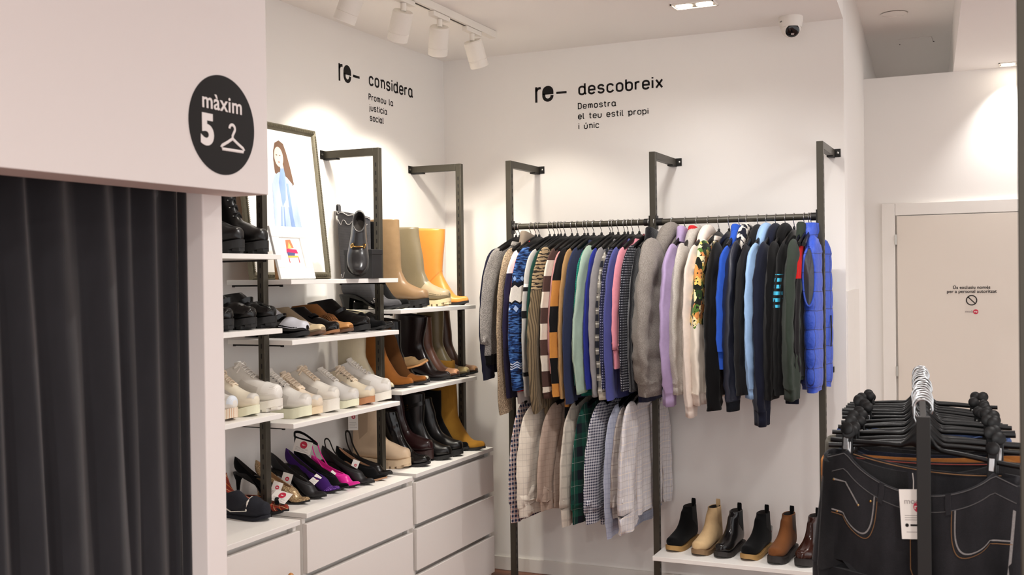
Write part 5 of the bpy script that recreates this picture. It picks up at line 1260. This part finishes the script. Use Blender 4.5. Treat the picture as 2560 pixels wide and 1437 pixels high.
def make_clip_hanger(label):
    t = thing('clip_hanger', label, 'hanger')
    h = MB(); r = .023; pts = [(r*math.cos(math.radians(a)), 0, .006+r*math.sin(math.radians(a))) for a in range(-30, 196, 15)]
    pts += [(-.021, 0, -.02), (-.012, 0, -.038), (0, 0, -.048), (0, 0, -.066)]
    h.tube([Vector(p) for p in pts], .0021, 8, flat=(1, 1.5)).build('hook', CHROME, t)
    b = MB(); rings = []
    for k in range(-24, 25):
        u = k/24; x = .235*u; a = abs(x)
        z = -.066-.028*smooth(.012, .055, a)-.010*smooth(.06, .235, a); hh = .018*(1-smooth(.0, .05, a))+.0065
        rings.append([(x, .0042*math.sin(q), z-hh*.4+hh*math.cos(q)) for q in [2*PI*i/10 for i in range(10)]])
    b.loft(rings).build('bar', BLACKP, t)
    for s in (-1, 1):
        c = MB().box(s*.185-.011, s*.185+.011, -.011, -.003, -.150, -.078).box(s*.185-.011, s*.185+.011, .003, .011, -.150, -.078)
        o = c.build('clip', BLACKP, t, bevel=.002)
        k = MB().lathe([(.001, -.003), (.014, -.003), (.0165, -.0015), (.0165, .0015), (.013, .003), (.001, .0035)], 20).xform(Matrix.Translation((s*.185, -.011, -.070)) @ Matrix.Rotation(math.radians(78), 4, 'X'))
        k.build('clip_thumb_pad', BLACKP, o)
        MB().box(s*.185-.0062, s*.185+.0062, -.0135, -.0108, -.126, -.094).build('clip_spring', CHROME, o, bevel=.001)
    return t
CH = [None]
def denim(name, a, b, **k): return mat(name, pattern=lambda n: n.mix(n.m('MULTIPLY_ADD', n.noise(7, (1, 1, .35), 5), 3.2, -1.1), rgb(*a), rgb(*b)), rough=.9, grain=.35, gscale=420, bump=.4, bscale=700, sheen=.1, spec=.15)
def jeans(name, label, loc, rz, m, w=.22, dip=.03, thick=.03, seam=None, detail=False, length=.98, hangz=-.128, shift=0):
    t = thing(name, label, 'jeans' if name == 'jeans' else 'trousers', loc, rz, 'trousers on the jeans rack')
    R = random.Random(int(abs(loc[1])*991)); p0 = R.random()*6
    def front(u): return hangz-dip*max(0, 1-(u/.185)**2)**.8 if abs(u) < .185 else hangz-.004-.02*(abs(u)-.185)/.05
    def back(u): return hangz-.006-dip*.25*max(0, 1-(u/.2)**2)
    N = 56
    def ring(dz, k, g=1.0, lo=None):
        r = []
        for j in range(N):
            q = 2*PI*j/N; c, s = math.cos(q), math.sin(q); u = w*g*math.copysign(abs(c)**.85, c)
            vt = thick*(1+.9*k)*math.copysign(abs(s)**.7, s)
            vt += .006*math.sin(u*30+p0+dz*6)*smooth(0, .25, -dz)+.010*k*math.sin(u*14+p0)
            top = front(u) if s < 0 else back(u)
            top = top*smooth(0, .35, abs(s))+(front(u)+back(u))/2*(1-smooth(0, .35, abs(s)))
            r.append((shift+u, vt, top+dz if lo is None else lo))
        return r
    wb = [ring(.0015, 0, .985), ring(0, 0, 1.0), ring(-.02, .03, 1.004), ring(-.040, .06, 1.006)]
    inner = [[(shift+(p[0]-shift)*.97, p[1]*.86, p[2]-d) for p in wb[0]] for d in (0, .03, .09)]
    MB().loft(wb, False, False).loft([wb[0]]+inner, False, True).build('waistband', m, t, angle=80)
    rs = [ring(-.040, .05, 1.0)]+[ring(-.04-.24*k/8, .06+.1*k/8, 1.0+.06*k/8) for k in range(1, 9)]
    MB().loft(rs, False, True).build('hip_panel', m, t, angle=80)
    zc_ = min(p[2] for p in rs[-1])+.02
    for s in (-1, 1):
        lg = MB(); rg = []
        for k in range(12):
            u = k/11; z = hangz-.27-dip*.5-u*(length-.30); cx = shift+s*w*(.53+.03*u); ww = w*(.53-.14*u); tt = thick*(1.15+.1*u)
            rg.append([(cx+ww*math.copysign(abs(math.cos(q))**.85, math.cos(q)), tt*math.copysign(abs(math.sin(q))**.7, math.sin(q))+.005*math.sin(q*3+u*8+p0), z) for q in [2*PI*i/28 for i in range(28)]])
        lg.loft(rg).build('leg', m, t, angle=80)
    if seam or detail:
        def P(u, dz, off=.002):
            # point on the front face
            a = min(1, abs(u)/w); s = max(.05, 1-a**(2/.85))**.5
            k = .05+.1*smooth(-.04, -.28, dz); v = -thick*(1+.9*k)*s**.7
            v += .006*math.sin(u*30+p0+dz*6)*smooth(0, .25, -dz)+.010*k*math.sin(u*14+p0)
            return Vector((shift+u, v-off, front(u)+dz))
        def Pb(u, dz, off=.0012):
            a = min(1, abs(u)/w); s = max(.05, 1-a**(2/.85))**.5; return Vector((shift+u, thick*.86*s**.7-off-.003, back(u)+dz))
        ST = mat('amber_stitch', (122, 86, 50), .8, grain=.1); WORN = mat('worn_denim_edge', (128, 124, 122), .95, grain=.5, gscale=260)
        mb = MB(); 
        mb.tube([Pb(-.19+.38*k/24, -.003) for k in range(25)], .0012, 5); mb.build('stitching', seam or ST, t)
        if detail:
            wsm = MB(); wsm.tube([P(-.235+.47*k/40, -.041, .0012) for k in range(41)], .0011, 5); wsm.build('waist_seam', mat('seam_grey', (84, 82, 82), .95, grain=.4, gscale=300), t)
            wse = MB(); wse.tube([P(-.235+.47*k/40, -.0005, .0006) for k in range(41)], .0010, 5); wse.build('waist_edge', mat('seam_grey'), t)
            def band(pts, wd, nm, mm, off=.003):
                q = MB(); rs = []
                for i, (u, dz) in enumerate(pts):
                    a = Vector(pts[max(i-1, 0)]); b = Vector(pts[min(i+1, len(pts)-1)]); d = (b-a).normalized(); n = Vector((-d.y, d.x))*wd/2
                    rs.append([P(u+n.x, dz+n.y, off), P(u+n.x, dz+n.y, off+.0016), P(u-n.x, dz-n.y, off+.0016), P(u-n.x, dz-n.y, off)])
                return q.loft(rs).build(nm, mm, t)
            for s in (-1, 1):
                c = cr([(s*.232, -.135), (s*.20, -.150), (s*.165, -.165), (s*.125, -.155), (s*.105, -.115), (s*.10, -.042)], 30)
                band(c, .003, 'pocket_edge', WORN, .0015)
                c2 = cr([(s*.232, -.143), (s*.20, -.158), (s*.165, -.173), (s*.117, -.162), (s*.097, -.117), (s*.092, -.042)], 30)
                band(c2, .0014, 'pocket_stitch', ST, .0018)
                band([(s*.232, -.06), (s*.228, -.2), (s*.224, -.30)], .006, 'side_seam', WORN, .0005)
                for u in (.082,): band([(s*u, .004), (s*u, -.02), (s*(u+.004), -.05)], .013, 'belt_loop', m, .0035)
            band([(-.215, -.062), (-.18, -.072), (-.14, -.095)], .0045, 'coin_pocket', WORN, .0016)
            band([(-.003, -.04), (-.004, -.12), (.0, -.19), (.012, -.22)], .0016, 'fly_stitch', ST, .0018)
            for u, dz in ((-.213, -.064), (-.142, -.094), (-.20, -.152), (-.11, -.06)):
                p = P(u, dz, .002); MB().lathe([(.001, .0015), (.003, .001), (.003, 0)], 10).xform(Matrix.Translation(p) @ Matrix.Rotation(PI/2, 4, 'X')).build('rivet', GOLD, t)
    return t
def place_hanger(y, tilt, label, dx=0, rz=0):
    loc = (railx(y)+dx, y, RT+.006)
    if CH[0] is None: CH[0] = make_clip_hanger(label); CH[0].location = loc; CH[0].rotation_euler = (0, tilt, rz+JA); o = CH[0]
    else: o = clone(CH[0], loc, 0, label, (0, tilt, rz+JA))
    rr_ = random.Random(int(y*1000))
    for c in o.children:
        if c.name.startswith('clip') and y > 2.9: c.location.x = rr_.uniform(-.028, .012)*(1 if c.data.vertices[0].co.x > 0 else -1)
    o['group'] = 'clip hangers on the jeans rack'; return o
BKD = denim('washed_black_denim', (13, 13, 15), (46, 45, 48)); INK_D = denim('ink_denim', (16, 18, 26), (40, 44, 58)); GRYD = denim('grey_denim', (70, 68, 62), (112, 108, 98)); BLD = denim('mid_blue_denim', (34, 48, 84), (76, 94, 134)); TAND = mat('tan_twill', (166, 106, 48), .9, grain=.15, bump=.3, bscale=600); CHAR = denim('charcoal_denim', (16, 16, 18), (44, 43, 44)); REDT = mat('brick_twill', (130, 52, 40), .9, grain=.15, bump=.3, bscale=600); OLVD = denim('olive_twill', (56, 54, 42), (92, 90, 74))
ORD = ['second', 'third', 'fourth', 'fifth', 'sixth', 'seventh', 'eighth', 'ninth', 'tenth', 'eleventh', 'twelfth', 'thirteenth', 'fourteenth', 'fifteenth', 'sixteenth', 'seventeenth', 'eighteenth']
y = 2.915; rj = random.Random(11)
place_hanger(y, .06, 'nearest black clip hanger on the jeans rack, holding the washed black jeans', 0, -.30)
ny = y
nj = jeans('jeans', 'washed black jeans with light worn pocket edges, nearest on the rack', (railx(y), y, RT+.006), JA-.30, BKD, .252, .082, .032, detail=True, length=.96)
nj.rotation_euler = (0, .06, JA-.30)
def jeans_tag():
    t = tag_card_thing = thing('swing_tag', 'white swing tag with red round mark hanging at the fly of the nearest jeans', 'tag', (-0.2085, 2.868, 1.0289))
    t.rotation_euler = (0, math.radians(-3), .07)
    c = MB().box(-.034, .034, -.0005, .0005, -.125, 0).build('card', PAPER, t, smooth=False)
    Mx = lambda x, z: frame3((x, -.0008, z), (1, 0, 0), (0, 0, 1))
    text('tag_word', 'moda', .020, Mx(-.024, -.036), GREYP, t); 
    MB().lathe([(.0145, 0), (.0145, .0004)], 28).xform(Mx(.012, -.044)).build('tag_mark', REDDOT, t)
    text('tag_letters', 're-', .0165, frame3((-.0005, -.0014, -.049), (1, 0, 0), (0, 0, 1)), PAPER, t, bold=.0004)
    for k in range(3):
        MB().box(-.024, .022-.004*k, -.0007, -.0004, -.0665-.0055*k, -.0650-.0055*k).build('tag_print', GREYP, t, smooth=False)
    MB().box(-.012, .024, -.0007, -.0004, -.0925, -.0875).build('tag_print', INK, t, smooth=False)
    MB().lathe([(.0045, 0), (.0045, .0004)], 16).xform(Mx(-.020, -.090)).build('tag_emblem', INK, t)
    MB().box(-.022, .020, -.0007, -.0004, -.108, -.1065).build('tag_print', GREYP, t, smooth=False)
    MB().tube([(0, 0, -.006), (.002, .002, .02), (.001, .004, .04)], .0009, 5).build('tag_string', PAPER, t)
jeans_tag()
specs = [('black jeans with a red inner waistband', CHAR, .25, REDT), ('tan chinos with an orange-brown waistband', TAND, .268, None), ('ink blue jeans', INK_D, .24, None), ('charcoal jeans', CHAR, .215, None), ('grey denim jeans', GRYD, .272, None), ('black jeans', BKD, .22, None), ('mid blue jeans', BLD, .25, None), ('olive trousers', OLVD, .22, None), ('dark ink jeans', INK_D, .222, None), ('charcoal slim jeans', CHAR, .21, None), ('grey-black jeans', BKD, .225, None)]
y = 2.915
for k in range(17):
    y += .056+.010*rj.random()
    if y > 3.96: break
    tl = rj.uniform(-.05, .05); rz = rj.uniform(-.10, .02); dx = rj.uniform(-.004, .004)
    place_hanger(y, tl, f'{ORD[k]} black clip hanger from the near end of the jeans rack', dx, rz)
    if k % 3 != 2 or k < 4:
        i = k-k//3 if k >= 4 else k
        if i < len(specs):
            s_, m_, w_, sm = specs[i]
            j = jeans('jeans' if 'jeans' in s_ else 'trousers', f'{s_} on the {ORD[k]} hanger from the near end', (railx(y)+dx, y, RT+.006), 0, m_, w_, .03+.02*rj.random(), .020, seam=sm)
            j.rotation_euler = (0, tl, JA+rz)
# ------------------------------------------------------------------ framed pictures on the shelf
def flat(mb, pts, y): mb.add([(p[0], y, p[1]) for p in pts], [tuple(range(len(pts)))])
def picture():
    t = thing('picture_frame', 'large ornate bronze picture frame with a print of a woman in denim', 'picture frame', (-2.66, 3.645, 1.577))
    # local: x across (towards +y world), y away from the wall, z up; leaning back
    t.rotation_euler = (math.radians(-6.4), 0, PI/2)
    W_, H_ = .54, .648; FR = mat('bronze_frame', (112, 106, 88), .4, metal=.6, grain=.2, gscale=120, bump=.5, bscale=400)
    def side(a, b, n):
        mb = MB(); prof = [(0, 0), (0, -.012), (.006, -.019), (.012, -.017), (.016, -.021), (.022, -.017), (.026, -.012), (.030, -.008), (.030, 0)]
        d = (Vector(b)-Vector(a)).normalized(); nn = Vector((-d.y, d.x)); rings = []
        for p, sg in ((a, 1), (b, -1)): rings.append([(p[0]+nn.x*q+d.x*q*sg, v, p[1]+nn.y*q+d.y*q*sg) for q, v in prof])
        return mb.loft(rings).build('frame_moulding', FR, t, angle=25)
    h = W_/2
    for a, b in (((-h, 0), (h, 0)), ((h, 0), (h, H_)), ((h, H_), (-h, H_)), ((-h, H_), (-h, 0))):
        o = side(a, b, 1)
        bd = MB(); L = (Vector(b)-Vector(a)).length; n = int(L/.0075); d = (Vector(b)-Vector(a)).normalized(); nn = Vector((-d.y, d.x))
        for k in range(4, n-3):
            p = Vector(a)+d*(k*L/n)+nn*.014; bd.box(p.x-.0022-.002*abs(d.y), p.x+.0022+.002*abs(d.y), -.0228, -.016, p.y-.0022-.002*abs(d.x), p.y+.0022+.002*abs(d.x))
        bd.build('bead_row', FR, o, smooth=False)
    MB().box(-h+.012, h-.012, -.008, -.003, .012, H_-.012).build('print', mat('print_paper', (244, 242, 240), .5, grain=.01), t, smooth=False)
    MB().box(-h+.006, h-.006, -.003, -.0005, .006, H_-.006).build('backing_board', mat('kraft_board', (176, 128, 76), .8, grain=.08), t, smooth=False)
    DEN = mat('printed_denim', pattern=lambda n: n.mix(n.noise(16, (1, 1, .4), 4), rgb(120, 152, 206), rgb(222, 232, 246)), rough=.5)
    DEN2 = mat('printed_denim_dark', pattern=lambda n: n.mix(n.noise(22, (1, 1, .3), 4), rgb(92, 122, 180), rgb(166, 190, 228)), rough=.5)
    HAIR = mat('printed_hair', (112, 84, 66), .5, grain=.15, gscale=60, stretch=(1, 1, .1)); SKIN = mat('printed_skin', (244, 214, 196), .5, grain=.02)
    y = -.0085; o = .0
    art = lambda nm, m, pts, yy: (lambda mb: (flat(mb, pts, yy), mb.build(nm, m, t, smooth=False))[1])(MB())
    cx = .005
    art('printed_hair', HAIR, [(cx+a, b) for a, b in ((-.045, .53), (-.03, .565), (.0, .578), (.028, .566), (.043, .53), (.06, .47), (.075, .40), (.05, .38), (.03, .42), (-.02, .42), (-.048, .44), (-.05, .49))], y)
    art('printed_face', SKIN, [(cx-.012+.03*math.cos(q), .508+.042*math.sin(q)) for q in [2*PI*k/24 for k in range(24)]], y-.0003)
    for ex in (-.026, -.004): art('printed_eye', HAIR, [(cx+ex+.006*math.cos(q), .515+.0022*math.sin(q)) for q in [2*PI*k/10 for k in range(10)]], y-.0006)
    art('printed_mouth', mat('printed_lips', (206, 120, 112), .5, grain=.02), [(cx-.014+.007*math.cos(q), .486+.0028*math.sin(q)) for q in [2*PI*k/10 for k in range(10)]], y-.0006)
    art('printed_dress', DEN, [(cx+a, b) for a, b in ((-.05, .43), (-.02, .445), (.03, .425), (.062, .40), (.085, .30), (.10, .20), (.115, .125), (.085, .12), (.06, .125), (-.10, .12), (-.085, .22), (-.08, .32), (-.075, .39))], y-.0003)
    art('printed_sleeve', DEN2, [(cx+a, b) for a, b in ((-.03, .40), (-.005, .47), (.012, .47), (.02, .43), (.005, .33), (-.02, .30))], y-.0006)
    art('printed_hand', SKIN, [(cx+a, b) for a, b in ((-.012, .46), (-.006, .485), (.008, .485), (.014, .462))], y-.0009)
    for a in (-.06, -.03, .035, .06): art('printed_fold', DEN2, [(cx+a, .125), (cx+a+.012, .125), (cx+a*.5+.006, .30), (cx+a*.5, .30)], y-.0006)
    art('printed_fringe', DEN2, [(cx+a, b) for a, b in ((.02, .40), (.034, .40), (.045, .25), (.04, .16), (.03, .16), (.026, .28))], y-.0009)
picture()
def small_picture():
    t = thing('small_picture_frame', 'small white picture frame with a colourful chair drawing, in front of the big one', 'picture frame', (-2.50, 3.463, 1.577))
    t.rotation_euler = (math.radians(-15), 0, PI/2)
    W_, H_ = .226, .212; FR = mat('white_frame', (240, 238, 234), .5, grain=.02, bump=.4, bscale=250)
    h = W_/2
    for a in ((-h, h, 0, .045), (-h, h, H_-.045, H_), (-h, -h+.045, .045, H_-.045), (h-.045, h, .045, H_-.045)):
        MB().box(a[0], a[1], -.012, 0, a[2], a[3]).build('frame_side', FR, t, smooth=False, bevel=.002)
    MB().box(-h+.04, h-.04, -.006, -.002, .04, H_-.04).build('drawing', mat('drawing_paper', (244, 243, 240), .6, grain=.01), t, smooth=False)
    y = -.0064
    def art(nm, col, pts, k=0):
        mb = MB(); flat(mb, pts, y-.0003*k); mb.build(nm, mat('ink_'+nm, col, .6, grain=.05), t, smooth=False)
    art('chair_back', (226, 130, 90), [(-.03, .120), (-.024, .158), (.008, .160), (.02, .126)]); art('chair_back_shade', (240, 214, 120), [(-.018, .124), (-.006, .150), (.006, .126)], 1)
    art('chair_cushion', (206, 46, 96), [(-.034, .104), (-.03, .122), (.034, .120), (.040, .104)], 1); art('chair_seat', (84, 92, 140), [(-.03, .094), (-.03, .108), (.02, .106), (.014, .094)], 2); art('chair_seat_edge', (230, 190, 80), [(-.03, .086), (-.03, .095), (.036, .094), (.038, .088)], 2)
    for k, a in enumerate((-.029, .034)): art('chair_leg', (206, 70, 70), [(a, .066), (a+.005, .066), (a+.004, .09), (a, .09)], 1)
    st = MB().add([(-.10, .002, .02), (-.035, .075, -.005), (-.10, .002, .125), (-.10, .004, .02), (-.035, .078, -.005), (-.10, .004, .125)], [(0, 1, 2), (3, 5, 4), (0, 3, 4, 1), (1, 4, 5, 2), (2, 5, 3, 0)])
    st.build('kraft_stand', mat('kraft_board'), t, smooth=False)
small_picture()
# rounded tan knob standing in front of the booth-side chest
kn = thing('tan_knob', 'rounded tan knob just showing at the bottom edge, before the left chest', 'knob', (-2.25, 3.0556, 0))
MB().lathe([(.02, 0), (.02, 0.5545-.02), (.013, 0.5545-.012), (.012, 0.5545-.004), (.010, 0.5545), (.006, 0.5545+.006), (.001, 0.5545+.008)], 24).build('turned_post', mat('tan_wood', (176, 118, 56), .4, grain=.2, gscale=30), kn)
